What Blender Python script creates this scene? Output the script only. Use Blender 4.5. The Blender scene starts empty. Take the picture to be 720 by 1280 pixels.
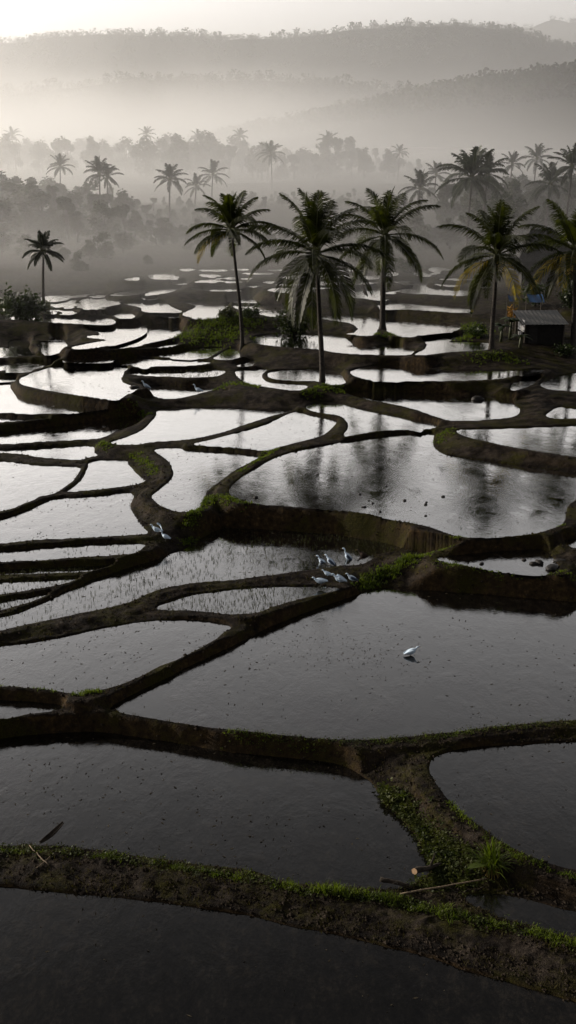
import bpy, math, random
import numpy as np
from mathutils import Vector, noise as mnoise

scene = bpy.context.scene
COL = scene.collection
R = math.radians
rng = random.Random(7)

# ------------------------------------------------------------------ camera
FPX = 1372.0                      # focal length in photo pixels (720 x 1280)
CAMZ = 16.0
HORIZON = 220.0
PITCH = math.atan((640 - HORIZON) / FPX)
CP, SP = math.cos(PITCH), math.sin(PITCH)

def unproj(px, py, z):
    u = (px - 360.0) / FPX
    v = (640.0 - py) / FPX
    dy = CP + v * SP
    dz = -SP + v * CP
    t = (z - CAMZ) / dz
    return (u * t, dy * t)

def proj(x, y, z):
    dz = z - CAMZ
    depth = y * CP - dz * SP
    up = y * SP + dz * CP
    return (360 + FPX * x / depth, 640 - FPX * up / depth)

def at_dist(px, py, D):
    """point on the ray of a photo pixel, at forward distance D along the ground"""
    u = (px - 360.0) / FPX
    v = (640.0 - py) / FPX
    dy = CP + v * SP
    t = D / dy
    return (u * t, D, CAMZ + (-SP + v * CP) * t)

cam_data = bpy.data.cameras.new("camera")
cam = bpy.data.objects.new("camera", cam_data)
COL.objects.link(cam)
cam.location = (0, 0, CAMZ)
cam.rotation_euler = (math.pi / 2 - PITCH, 0, 0)
cam_data.sensor_fit = 'VERTICAL'
cam_data.sensor_height = 36.0
cam_data.lens = FPX / 1280.0 * 36.0
cam_data.clip_start = 0.2
cam_data.clip_end = 20000
scene.camera = cam
scene.view_settings.view_transform = 'Standard'
scene.view_settings.look = 'None'
scene.view_settings.exposure = 0
scene.view_settings.gamma = 1

# ------------------------------------------------------------------ helpers
class MB:
    def __init__(self):
        self.v = []
        self.f = []
        self.mi = []
        self.cur = 0
    def add(self, vs, fs):
        b = len(self.v)
        self.v.extend(vs)
        for q in fs:
            self.f.append(tuple(b + i for i in q))
            self.mi.append(self.cur)
    def tube(self, pts, rad, seg=8, cap=True):
        """tapered tube through pts with radius list"""
        pts = [Vector(p) for p in pts]
        n = len(pts)
        if not hasattr(rad, '__len__'):
            rad = [rad] * n
        vs = []
        ref = None
        for i, p in enumerate(pts):
            d = (pts[min(i + 1, n - 1)] - pts[max(i - 1, 0)])
            if d.length < 1e-9:
                d = Vector((0, 0, 1))
            d.normalize()
            if ref is None:
                ref = Vector((1, 0, 0)) if abs(d.x) < .8 else Vector((0, 1, 0))
            a = (ref - d * ref.dot(d)).normalized()
            ref = a
            b = d.cross(a)
            for k in range(seg):
                an = 2 * math.pi * k / seg
                q = p + (a * math.cos(an) + b * math.sin(an)) * rad[i]
                vs.append(tuple(q))
        fs = []
        for i in range(n - 1):
            for k in range(seg):
                k2 = (k + 1) % seg
                fs.append((i * seg + k, i * seg + k2, (i + 1) * seg + k2, (i + 1) * seg + k))
        if cap:
            fs.append(tuple(range(seg - 1, -1, -1)))
            fs.append(tuple((n - 1) * seg + k for k in range(seg)))
        self.add(vs, fs)
    def loft(self, rings, cap=True):
        """rings: list of lists of points, equal length"""
        seg = len(rings[0])
        vs = [tuple(p) for r in rings for p in r]
        fs = []
        for i in range(len(rings) - 1):
            for k in range(seg):
                k2 = (k + 1) % seg
                fs.append((i * seg + k, i * seg + k2, (i + 1) * seg + k2, (i + 1) * seg + k))
        if cap:
            fs.append(tuple(range(seg - 1, -1, -1)))
            fs.append(tuple((len(rings) - 1) * seg + k for k in range(seg)))
        self.add(vs, fs)
    def box(self, lo, hi):
        x0, y0, z0 = lo
        x1, y1, z1 = hi
        self.add([(x0, y0, z0), (x1, y0, z0), (x1, y1, z0), (x0, y1, z0), (x0, y0, z1), (x1, y0, z1), (x1, y1, z1), (x0, y1, z1)],
                 [(3, 2, 1, 0), (4, 5, 6, 7), (0, 1, 5, 4), (1, 2, 6, 5), (2, 3, 7, 6), (3, 0, 4, 7)])
    def mesh(self, name, mats, smooth=False):
        me = bpy.data.meshes.new(name)
        me.from_pydata(self.v, [], self.f)
        if not isinstance(mats, (list, tuple)):
            mats = [mats]
        for m in mats:
            me.materials.append(m)
        if len(mats) > 1:
            me.polygons.foreach_set('material_index', self.mi)
        if smooth:
            me.polygons.foreach_set('use_smooth', [True] * len(me.polygons))
        me.update()
        return me
    def build(self, name, mats, parent=None, smooth=False):
        return obj(name, self.mesh(name, mats, smooth), parent)

def obj(name, me, parent=None):
    o = bpy.data.objects.new(name, me)
    COL.objects.link(o)
    if parent is not None:
        o.parent = parent
    return o

def tag(o, label=None, cat=None, group=None, kind=None):
    if label:
        o['label'] = label
    if cat:
        o['category'] = cat
    if group:
        o['group'] = group
    if kind:
        o['kind'] = kind
    return o

def thing(name, label, cat, loc=(0, 0, 0), rz=0.0, group=None, scale=1.0):
    o = bpy.data.objects.new(name, None)
    COL.objects.link(o)
    o.location = loc
    o.rotation_euler = (0, 0, rz)
    o.scale = (scale, scale, scale)
    return tag(o, label, cat, group)

def dup(root, label, loc, rz=0.0, scale=1.0, group=None, tilt=(0, 0)):
    r = root.copy()
    COL.objects.link(r)
    r.location = loc
    r.rotation_euler = (tilt[0], tilt[1], rz)
    r.scale = (scale, scale, scale)
    r['label'] = label
    if group:
        r['group'] = group
    for ch in list(root.children):
        c = ch.copy()
        COL.objects.link(c)
        c.parent = r
        for g in list(ch.children):
            d = g.copy()
            COL.objects.link(d)
            d.parent = c
    return r

# ------------------------------------------------------------------ materials
def newmat(name):
    m = bpy.data.materials.new(name)
    m.use_nodes = True
    nt = m.node_tree
    nt.nodes.clear()
    out = nt.nodes.new('ShaderNodeOutputMaterial')
    return m, nt, out

def N(nt, typ, **kw):
    n = nt.nodes.new(typ)
    for k, v in kw.items():
        if k == 'inp':
            for kk, vv in v.items():
                n.inputs[kk].default_value = vv
        else:
            setattr(n, k, v)
    return n

def L(nt, a, b):
    nt.links.new(a, b)

def ramp(nt, fac, stops):
    r = nt.nodes.new('ShaderNodeValToRGB')
    el = r.color_ramp.elements
    while len(el) < len(stops):
        el.new(0.5)
    for e, (p, c) in zip(el, stops):
        e.position = p
        e.color = (c[0], c[1], c[2], 1) if hasattr(c, '__len__') else (c, c, c, 1)
    nt.links.new(fac, r.inputs[0])
    return r.outputs[0]

def noise_tex(nt, vec, scale, detail=4, rough=.55, dist=0.0):
    n = N(nt, 'ShaderNodeTexNoise', inp={'Scale': scale, 'Detail': detail, 'Roughness': rough, 'Distortion': dist})
    if vec is not None:
        nt.links.new(vec, n.inputs['Vector'])
    return n.outputs['Fac']

def math_(nt, op, a, b=None, c=None, clamp=False):
    n = nt.nodes.new('ShaderNodeMath')
    n.operation = op
    n.use_clamp = clamp
    for i, x in enumerate((a, b, c)):
        if x is None:
            continue
        if hasattr(x, 'is_linked'):
            nt.links.new(x, n.inputs[i])
        else:
            n.inputs[i].default_value = x
    return n.outputs[0]

def mixrgb(nt, fac, a, b, typ='MIX'):
    n = nt.nodes.new('ShaderNodeMix')
    n.data_type = 'RGBA'
    n.blend_type = typ
    for i, x in ((0, fac), (6, a), (7, b)):
        if hasattr(x, 'is_linked'):
            nt.links.new(x, n.inputs[i])
        elif hasattr(x, '__len__'):
            n.inputs[i].default_value = (x[0], x[1], x[2], 1)
        else:
            n.inputs[i].default_value = x
    return n.outputs[2]

def simple_mat(name, col, rough=.8, var=.35, scale=8.0, bump=.0, spec=.3, col2=None, metallic=0):
    m, nt, out = newmat(name)
    tc = N(nt, 'ShaderNodeTexCoord')
    f = noise_tex(nt, tc.outputs['Object'], scale, 5)
    a = tuple(c * (1 - var) for c in col)
    b = col2 if col2 else tuple(min(1, c * (1 + var)) for c in col)
    c = ramp(nt, f, [(.3, a), (.7, b)])
    p = N(nt, 'ShaderNodeBsdfPrincipled', inp={'Roughness': rough, 'Specular IOR Level': spec, 'Metallic': metallic})
    L(nt, c, p.inputs['Base Color'])
    if bump:
        bn = N(nt, 'ShaderNodeBump', inp={'Strength': bump, 'Distance': .05})
        L(nt, f, bn.inputs['Height'])
        L(nt, bn.outputs[0], p.inputs['Normal'])
    L(nt, p.outputs[0], out.inputs[0])
    return m

def leaf_mat(name, c1, c2, trans=.3, scale=3.0, rough=.45, spec=.35):
    """thin leaf: diffuse + translucent + a little gloss, colour varied per leaf position"""
    m, nt, out = newmat(name)
    tc = N(nt, 'ShaderNodeTexCoord')
    oi = N(nt, 'ShaderNodeObjectInfo')
    f = noise_tex(nt, tc.outputs['Object'], scale, 3)
    col = ramp(nt, f, [(.32, c1), (.68, c2)])
    k = math_(nt, 'MULTIPLY_ADD', oi.outputs['Random'], .5, .75)
    hs = N(nt, 'ShaderNodeHueSaturation')
    L(nt, col, hs.inputs['Color'])
    L(nt, k, hs.inputs['Value'])
    p = N(nt, 'ShaderNodeBsdfPrincipled', inp={'Roughness': rough, 'Specular IOR Level': spec})
    L(nt, hs.outputs[0], p.inputs['Base Color'])
    t = N(nt, 'ShaderNodeBsdfTranslucent')
    tcol = mixrgb(nt, 1.0, hs.outputs[0], (1.5, 1.6, .6), 'MULTIPLY')
    L(nt, tcol, t.inputs['Color'])
    mx = N(nt, 'ShaderNodeMixShader', inp={0: trans})
    L(nt, p.outputs[0], mx.inputs[1])
    L(nt, t.outputs[0], mx.inputs[2])
    L(nt, mx.outputs[0], out.inputs[0])
    return m
# ------------------------------------------------------------------ the flooded terraces
# every pond: water level, then its waterline traced from the photograph (720 x 1280 pixels), laid onto that level
PONDS = [
 (0.0, [(-260,1090),(-120,1102),(0,1109),(100,1120),(200,1129),(280,1139),(360,1158),(435,1172),(510,1190),(585,1215),(660,1237),(720,1254),(830,1290),(1000,1350),(1000,1560),(-260,1560)]),
 (.42, [(-260,950),(-120,937),(0,924),(75,916),(140,917),(200,926),(280,939),(360,947),(410,953),(440,963),(462,979),(482,1007),(505,1031),(528,1060),(541,1083),(534,1094),(512,1105),(480,1112),(420,1108),(360,1102),(320,1090),(250,1080),(200,1072),(140,1064),(50,1057),(0,1056),(-120,1050),(-260,1045)]),
 (.34, [(590,1118),(640,1122),(720,1140),(830,1165),(960,1195),(960,1240),(830,1206),(720,1173),(660,1155),(610,1141),(585,1128)]),
 (.62, [(537,957),(547,946),(570,939),(610,934),(660,930),(720,927),(830,922),(960,918),(960,1140),(830,1112),(720,1088),(680,1077),(640,1060),(610,1040),(585,1020),(565,1002),(552,985),(541,969)]),
 (.75, [(140,884),(165,870),(225,840),(300,803),(345,781),(390,763),(427,750),(457,740),(480,735),(503,737),(540,739),(590,742),(647,747),(720,753),(830,765),(960,780),(960,885),(830,892),(720,900),(660,905),(610,911),(550,917),(485,924),(410,925),(360,921),(280,912),(210,902),(165,894),(144,889)]),
 (.92, [(-200,825),(-100,818),(0,808),(50,802),(100,792),(155,781),(200,776),(245,775),(284,781),(279,792),(250,810),(200,833),(150,855),(120,865),(98,868),(65,863),(30,860),(0,858),(-100,852),(-200,850)]),
 (.66, [(-200,868),(-100,871),(0,876),(40,878),(70,881),(76,886),(60,891),(30,895),(0,899),(-100,908),(-200,915)]),
 (1.08, [(197,760),(212,752),(240,744),(290,738),(340,734),(390,733),(424,736),(405,742),(373,750),(340,760),(318,767),(290,768),(240,764),(213,763)]),
 (1.3, [(276,662),(300,661),(340,663),(390,666),(440,672),(480,679),(501,685),(492,690),(473,694),(455,706),(430,707),(407,710),(357,717),(307,723),(240,730),(200,737),(180,745),(160,753),(120,763),(80,771),(43,779),(0,789),(-100,812),(-200,830),(-200,800),(-100,783),(0,771),(45,755),(85,737),(120,723),(160,710),(200,698),(235,684),(255,672)]),
 (1.38, [(-150,697),(0,689),(67,683),(133,679),(175,680),(178,685),(160,693),(100,697),(50,701),(0,703),(-150,710)]),
 (1.34, [(-150,722),(0,713),(67,710),(127,707),(143,707),(112,714),(67,717),(0,719),(-150,728)]),
 (1.3, [(-150,740),(0,728),(50,725),(100,723),(80,730),(50,735),(0,743),(-150,765)]),
 (1.27, [(-150,785),(0,752),(33,747),(66,741),(40,753),(0,763),(-150,798)]),
 (1.52, [(-200,690),(-100,668),(0,648),(33,637),(67,624),(100,622),(133,619),(160,616),(166,622),(162,633),(167,647),(178,660),(182,667),(160,669),(100,673),(50,675),(0,680),(-100,686),(-200,700)]),
 (1.6, [(-200,568),(-100,572),(0,577),(50,582),(95,584),(99,588),(90,602),(73,614),(50,621),(33,629),(0,640),(-100,660),(-200,680)]),
 (1.66, [(116,577),(155,576),(160,580),(171,593),(181,601),(167,606),(133,611),(100,614),(83,614),(100,602),(110,586)]),
 (1.74, [(-200,573),(-100,568),(0,563),(67,559),(113,558),(118,566),(120,570),(107,572),(97,575),(50,572),(0,567),(-200,570)]),
 (1.88, [(-200,560),(-100,551),(0,541),(33,537),(83,531),(133,524),(165,521),(177,523),(170,530),(150,538),(130,546),(117,549),(67,552),(0,556),(-100,560),(-200,566)]),
 (2.02, [(201,512),(240,510),(290,511),(340,514),(366,513),(340,520),(307,531),(273,542),(240,549),(213,551),(187,553),(170,556),(150,556),(139,553),(157,547),(180,537),(195,521)]),
 (1.92, [(194,563),(213,561),(240,562),(290,565),(322,569),(314,577),(292,589),(273,602),(258,616),(248,635),(230,640),(213,637),(198,629),(191,620),(201,611),(214,600),(217,587),(207,573)]),
 (2.0, [(244,556),(273,548),(323,534),(370,515),(388,518),(420,524),(418,531),(405,543),(385,550),(350,559),(332,564),(290,560)]),
 (1.86, [(287,612),(293,604),(307,594),(333,578),(363,566),(407,557),(480,544),(513,541),(540,541),(540,550),(543,560),(555,568),(580,573),(647,582),(720,591),(790,598),(860,604),(840,616),(760,620),(714,628),(706,645),(699,657),(667,667),(613,672),(577,671),(547,662),(513,654),(480,647),(440,640),(373,634),(323,630),(300,626),(289,619)]),
 (1.5, [(549,698),(563,695),(613,690),(667,687),(681,688),(692,699),(697,707),(690,716),(667,719),(620,714),(580,708),(555,703)]),
 (1.75, [(706,677),(720,674),(830,666),(960,662),(960,705),(830,698),(730,688),(712,683)]),
 (2.5, [(572,538),(613,536),(680,534),(720,532),(830,528),(960,526),(960,596),(830,584),(720,571),(680,566),(640,559),(607,552),(585,546)]),
 (2.62, [(436,489),(480,489),(523,491),(580,494),(634,498),(642,506),(648,514),(635,522),(580,526),(557,524),(533,516),(513,510),(485,504),(450,497)]),
 (2.15, [(384,508),(402,503),(423,504),(445,511),(480,518),(513,523),(545,529),(538,536),(480,539),(457,541),(431,545),(437,535),(434,526),(424,521),(392,514)]),
 (3.15, [(676,479),(693,473),(720,467),(830,452),(960,440),(960,500),(830,497),(720,489),(690,487)]),
 (2.68, [(685,518),(700,509),(720,511),(830,512),(960,512),(960,520),(830,522),(720,524),(690,523)]),
 (2.95, [(442,464),(460,459),(484,456),(510,458),(560,463),(640,464),(675,462),(668,468),(643,470),(618,474),(563,476),(520,476),(480,476),(460,474),(446,470)]),
 (2.85, [(649,475),(672,471),(671,477),(646,487),(641,485)]),
 (2.82, [(335,467),(348,464),(373,463),(397,462),(412,463),(425,470),(428,479),(415,481),(395,476),(370,476),(350,475),(337,472)]),
 (2.74, [(298,464),(330,462),(329,465),(328,472),(337,477),(367,480),(381,483),(370,488),(340,484),(310,478)]),
 (2.74, [(166,465),(200,464),(240,463),(270,463),(277,465),(268,470),(240,472),(217,471),(187,470),(167,468)]),
 (2.35, [(186,485),(200,483),(230,483.5),(258,485),(266,487),(250,491),(226,497),(207,498),(192,494),(184,489)]),
 (2.58, [(29,474),(40,468),(67,459),(87,456),(133,456),(158,459),(150,468),(149,476),(158,481),(170,485),(164,489),(154,494),(143,500),(120,497),(100,494),(57,487),(32,481)]),
 (2.14, [(-200,485),(-100,482),(0,479),(10,480),(12,487),(22,495),(50,501),(100,508),(134,511),(100,516),(77,517),(33,518),(0,516),(-100,514),(-200,512)]),
 (2.02, [(-200,520),(-60,519),(0,521),(33,523),(60,523),(0,528),(-100,534),(-200,540)]),
 (2.55, [(-100,456),(0,455),(16,456),(12,460),(0,463),(-100,468)]),
 (2.35, [(-150,474),(0,472),(19,472),(15,475),(0,477),(-150,480)]),
 (2.65, [(24,454),(67,452),(70,455),(50,461),(33,465),(11,465)]),
 (2.85, [(85,450),(110,447),(145,446),(140,450),(132,453),(90,453)]),
 (2.9, [(145,452),(160,448),(200,449),(240,451),(262,453),(240,457),(193,458),(180,460),(167,457)]),
 (3.1, [(178,445),(200,442),(240,437),(272,435),(275,437),(262,446),(240,449),(200,446)]),
 (3.05, [(270,447),(284,438),(296,436),(296,448),(281,450)]),
 (2.86, [(299,453),(314,452),(312,457),(301,458)]),
 (3.5, [(112,408),(138,407),(150,406),(165,406),(176,407),(177,416),(160,425),(140,431),(120,434),(100,436),(94,434),(110,430),(134,426),(134,424),(114,422),(114,420),(126,419),(127,416),(113,412)]),
 (3.45, [(181,407),(203,406),(222,407),(223,418),(200,426),(167,433),(146,436),(140,435),(162,428),(179,419)]),
 (3.3, [(188,434),(216,429),(217,433),(200,434.5)]),
 (3.2, [(52,429),(70,425),(78,427),(80,438),(63,443),(55,440)]),
 (3.1, [(15,428),(30,425),(36,428),(33,436),(44,440),(40,444),(24,443)]),
 (3.45, [(46,422),(55,419),(58,425),(48,425.5)]),
 (3.45, [(68,417),(80,419),(80,424),(73,425.5)]),
 (3.0, [(-90,437),(0,435),(18,437),(25,441),(18,446),(0,447),(-90,450)]),
 (4.75, [(55,371),(85,369),(80,375),(60,377)]),
 (4.85, [(88,371),(115,367),(109,370),(97,371.5)]),
 (4.85, [(116,370),(136,368.4),(128,371.5),(118,371.7)]),
 (4.5, [(60,381),(86,373.5),(101,372.5),(94,378),(92,385),(75,384)]),
 (4.45, [(98,380),(105,374),(122,373),(134,373.5),(145,376),(146,380),(130,384),(118,387),(100,385)]),
 (4.35, [(52,386),(73,385.5),(69,392),(58,391)]),
 (4.25, [(77,387.5),(84,387),(92,389),(96,391),(86,393),(79,392)]),
 (3.95, [(-60,396),(0,394),(22,391),(40,393),(80,396),(112,397),(139,397.5),(138,405),(118,405.5),(60,402.5),(22,400),(0,400),(-60,403)]),
 (4.85, [(140,369),(155,365),(176,363),(177,368),(160,369.5)]),
 (4.85, [(181,369),(197,362.5),(225,359),(209,366),(190,368.5)]),
 (4.7, [(181,371.5),(188,370.5),(195,373),(184,374.5)]),
 (4.35, [(150,378.5),(167,377),(195,377),(204,379),(212,384),(226,390),(207,390.5),(182,389.5),(177,384)]),
 (4.3, [(234,378),(277,377),(284,382.5),(272,390),(268,398),(250,399.5),(238,396),(229,391.5),(244,386),(247,382)]),
 (4.15, [(191,393.5),(205,392.7),(222,394),(221,396.5),(205,395.5)]),
 (4.15, [(129,391.5),(148,390.5),(165,392.5),(166,396),(158,399),(147,397),(140,394)]),
 (4.6, [(286,374),(296,371.5),(312,369),(314,373),(323,377.5),(308,379),(290,377.5)]),
 (4.3, [(292,382),(304,381.5),(319,382),(350,382.5),(358,387),(349,396),(331,394),(317,388),(304,388)]),
 (5.1, [(431,362),(453,360),(470,361),(474,372),(482,374),(475,375.5),(457,373),(442,371.5)]),
 (5.2, [(481,366.5),(496,364),(490,367.5)]),
 (4.3, [(395,395),(430,395),(455,394),(480,395),(505,398),(530,400.5),(555,403),(574,408),(564,414),(540,417),(525,418.5),(512,421.5),(497,419),(486,413),(478,408),(470,411),(466,417),(460,420),(448,419),(443,417),(450,411),(440,404),(415,400)]),
 (3.7, [(317,423),(332,419),(360,418),(427,420),(436,423),(439,428),(450,431),(470,434),(490,431),(498,431),(514,440),(506,443.5),(490,444),(467,443.5),(453,443),(425,441),(400,437),(360,434),(327,430)]),
 (3.75, [(529,422),(565,419.5),(572,421),(558,428),(590,428),(610,430),(606,437),(560,440),(524,444),(534,437),(537,430)]),
 (5.05, [(499,364),(513,359),(521,354),(531,353),(532,359),(555,361),(580,363),(590,367),(577,370),(560,369.5),(545,368),(529,367.5),(510,366.5)]),
 (4.75, [(478,378),(510,379),(545,382),(580,386),(588,390),(570,391),(545,389),(510,387),(480,386)]),
 (5.5, [(538,335.5),(550,334.5),(562,337.5),(550,339),(544,343)]),
 (5.4, [(495,352),(509,351),(511,356),(503,354.5)]),
 (5.6, [(513,339),(525,339),(542,345),(530,346),(517,343)]),
 (5.6, [(482,345),(490,340),(496,342),(492,345)]),
 (5.3, [(545,355),(575,356.5),(560,358.5)]),
 (5.3, [(596,358),(614,358),(605,360)]),
 (5.5, [(673,347),(692,347),(690,351),(673,351)]),
 (5.8, [(157,349),(171,347),(169,351)]),
 (5.8, [(187,344),(200,342),(220,342),(218,349),(194,349)]),
 (6.2, [(184,289),(197,288),(199,291)]),
 (6.1, [(187,295),(216,294),(218,304),(194,305)]),
 (5.5, [(251,344),(258,342),(275,345),(262,347)]),
 (5.2, [(246,353),(260,349),(275,348.5),(276,352),(262,353.7)]),
 (5.2, [(279,352),(290,350.5),(301,353),(284,353.5)]),
 (5.5, [(280,348),(292,346.5),(291,349)]),
 (5.5, [(302,348.5),(313,347.5),(309,349.5)]),
 (5.2, [(310,358),(320,356.3),(328,357.5),(318,359.3)]),
 (5.2, [(331,352.5),(341,351.5),(337,354.5)]),
 (5.9, [(355,346),(380,344),(384,347),(362,349)]),
 (5.4, [(400,352),(424,351),(428,355),(404,356)]),
 (5.9, [(450,345),(470,344),(473,348),(458,349)]),
 (6.1, [(585,335),(625,335),(640,338),(600,339)]),
]

_g = random.Random(77)
_boxes = [(min(q[0] for q in p[1]) - 4, max(q[0] for q in p[1]) + 4, min(q[1] for q in p[1]) - 1.3, max(q[1] for q in p[1]) + 1.3) for p in PONDS]
_n = 0
for _ in range(900):
    if _n >= 17:
        break
    cx, cy_ = _g.uniform(225, 575), 337 + 26 * _g.random() ** .8
    if cx > 590 and cy_ > 352:
        continue
    hw = _g.uniform(9, 26) * (cy_ - 300) / 45
    hh_ = _g.uniform(.9, 1.9) * (cy_ - 305) / 38
    bx = (cx - hw, cx + hw, cy_ - hh_, cy_ + hh_)
    if any(bx[0] < b[1] and bx[1] > b[0] and bx[2] < b[3] and bx[3] > b[2] for b in _boxes):
        continue
    _boxes.append((bx[0] - 4, bx[1] + 4, bx[2] - 1.3, bx[3] + 1.3))
    sk = _g.uniform(-.5, .5)
    PONDS.append((5.5, [(cx + hw * math.cos(a) * _g.uniform(.85, 1), cy_ + hh_ * math.sin(a) * (1 + sk * math.cos(a)) + sk * .6 * math.cos(a)) for a in np.linspace(0, 2 * math.pi, 9)[:-1]]))
    _n += 1

def crom(pts, n=4):
    """closed Catmull-Rom through pts"""
    P = np.array(pts, float)
    out = []
    m = len(P)
    for i in range(m):
        p0, p1, p2, p3 = P[i - 1], P[i], P[(i + 1) % m], P[(i + 2) % m]
        for k in range(n):
            t = k / n
            out.append(.5 * ((2 * p1) + (-p0 + p2) * t + (2 * p0 - 5 * p1 + 4 * p2 - p3) * t * t + (-p0 + 3 * p1 - 3 * p2 + p3) * t ** 3))
    return np.array(out)

def seg_dist(P, A, B):
    """distance of points P (n,2) to the segments A-B (m,2): min over segments"""
    out = np.full(len(P), 1e9)
    for a, b in zip(A, B):
        ab = b - a
        l2 = float(ab @ ab) + 1e-12
        t = np.clip(((P - a) @ ab) / l2, 0, 1)
        d = P - a - t[:, None] * ab
        np.minimum(out, np.einsum('ij,ij->i', d, d), out=out)
    return np.sqrt(out)

def seg_near(P, A, B):
    """like seg_dist, also the y of the nearest point"""
    out = np.full(len(P), 1e9)
    ny = np.zeros(len(P))
    for a, b in zip(A, B):
        ab = b - a
        l2 = float(ab @ ab) + 1e-12
        t = np.clip(((P - a) @ ab) / l2, 0, 1)
        c = a + t[:, None] * ab
        d = P - c
        d2 = np.einsum('ij,ij->i', d, d)
        m = d2 < out
        out[m] = d2[m]
        ny[m] = c[m, 1]
    return np.sqrt(out), ny

def inside(P, poly):
    x, y = P[:, 0], P[:, 1]
    r = np.zeros(len(P), bool)
    A, B = poly, np.roll(poly, -1, axis=0)
    for (ax, ay), (bx, by) in zip(A, B):
        c = (ay > y) != (by > y)
        if not c.any():
            continue
        xx = ax + (y - ay) / (by - ay + 1e-15) * (bx - ax)
        r ^= c & (x < xx)
    return r

DENSE = set()
def world_poly(k, sub=4):
    z, pts = PONDS[k]
    sm = np.array(pts, float) if k in DENSE else crom(pts, sub)
    return np.array([unproj(px, py, z) for px, py in sm])

ZREF_Y = np.array([0, 14, 18, 24, 30, 37, 46, 55, 63, 70, 78, 87, 100, 120, 145, 200, 300, 450, 700, 1000, 9000], float)
ZREF_Z = np.array([-.2, 0, .3, .65, .95, 1.4, 1.9, 2.4, 2.8, 3.2, 3.8, 4.3, 5.1, 5.8, 6.1, 6.5, 10, 18, 32, 40, 40], float)
def zref(y):
    return float(np.interp(y, ZREF_Y, ZREF_Z))

STEEP = 2.3
for k in range(len(PONDS)):
    my = np.mean([q[1] for q in PONDS[k][1]])
    if my < 362:
        zk = 5.0
        for _ in range(10):
            zk = zref(unproj(0, my, zk)[1]) - .1
        PONDS[k] = (zk, PONDS[k][1])
# neighbouring levels are eased together where the bank between them would be too narrow
for it in range(12):
    W = [world_poly(k, 3) for k in range(len(PONDS))]
    worst = 0
    for i in range(len(PONDS)):
        for j in range(i + 1, len(PONDS)):
            dz = abs(PONDS[i][0] - PONDS[j][0])
            if (W[i].min(0) - 3 > W[j].max(0)).any() or (W[j].min(0) - 3 > W[i].max(0)).any():
                continue
            g = min(seg_dist(W[i], W[j], np.roll(W[j], -1, 0)).min(), seg_dist(W[j], W[i], np.roll(W[i], -1, 0)).min())
            if inside(W[i], W[j]).any() or inside(W[j], W[i]).any():
                g = 0.0
            need = dz / (STEEP * 1.15) + .12
            if need > g + .01 and dz > .02:
                worst = max(worst, need - g)
                e = min(.5, (need - g) / max(need, 1e-6)) * dz * .25
                hi, lo = (i, j) if PONDS[i][0] > PONDS[j][0] else (j, i)
                PONDS[hi] = (PONDS[hi][0] - e, PONDS[hi][1])
                PONDS[lo] = (PONDS[lo][0] + e, PONDS[lo][1])
    if worst < .02:
        break
print('terrace relax', it, round(worst, 3))
W = [world_poly(k, 6) for k in range(len(PONDS))]
def offset_poly(poly, d):
    A = np.roll(poly, 1, 0)
    B = np.roll(poly, -1, 0)
    t = B - A
    nrm = np.stack([t[:, 1], -t[:, 0]], 1)
    nrm /= (np.linalg.norm(nrm, axis=1)[:, None] + 1e-9)
    area = .5 * np.sum(poly[:, 0] * B[:, 1] - B[:, 0] * poly[:, 1])
    return poly + nrm * (d if area > 0 else -d)
# the low rims hide a strip of every far pool at this angle: the pools reach a little further than their bright part
W = [offset_poly(w, .18 * min(1, (w[:, 1].mean() - 62) / 14)) if w[:, 1].mean() > 62 else w for w in W]
# keep every bund wide enough to stand: draw the waterlines back where two pools nearly touch
for it in range(3):
    W2 = [w.copy() for w in W]
    for i in range(len(W)):
        for j in range(len(W)):
            if i == j or (W[i].min(0) - 1 > W[j].max(0)).any() or (W[j].min(0) - 1 > W[i].max(0)).any():
                continue
            gm = .27 + .002 * W[i][:, 1].mean()
            Q = W[j]
            Q2 = np.roll(Q, -1, 0)
            best = np.full(len(W[i]), 1e9)
            near = np.zeros_like(W[i])
            for a, b in zip(Q, Q2):
                ab = b - a
                t = np.clip(((W[i] - a) @ ab) / (ab @ ab + 1e-12), 0, 1)
                c = a + t[:, None] * ab
                d = np.linalg.norm(W[i] - c, axis=1)
                m_ = d < best
                best[m_] = d[m_]
                near[m_] = c[m_]
            mv = (best < gm) & (best > 1e-4)
            if mv.any():
                dirn = (W[i] - near) / (best[:, None] + 1e-9)
                W2[i][mv] += dirn[mv] * ((gm - best[mv]) * .5)[:, None]
    W = W2
ZP = np.array([p[0] for p in PONDS])
def ragged(poly):
    """resample a waterline and let it wander a little, as trampled mud does"""
    dcen = poly[:, 1].mean()
    step = .10 + .0045 * dcen
    out = []
    for a, b in zip(poly, np.roll(poly, -1, 0)):
        if a[1] > 60 or abs(a[0]) > a[1] * .45:
            out.append(a)
            continue
        n = max(1, int(np.linalg.norm(b - a) / step))
        for i in range(n):
            out.append(a + (b - a) * i / n)
    out = np.array(out)
    A = np.roll(out, 1, 0)
    B = np.roll(out, -1, 0)
    t = B - A
    nrm = np.stack([t[:, 1], -t[:, 0]], 1) / (np.linalg.norm(t, axis=1)[:, None] + 1e-9)
    k = .055 * fbm_grid(out[:, 0], out[:, 1], .45, 41, 3) + .07 * fbm_grid(out[:, 0], out[:, 1], 1.7, 43, 2)
    return out + nrm * (k * np.clip(1.3 - out[:, 1] / 90, 0, 1))[:, None]

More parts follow.
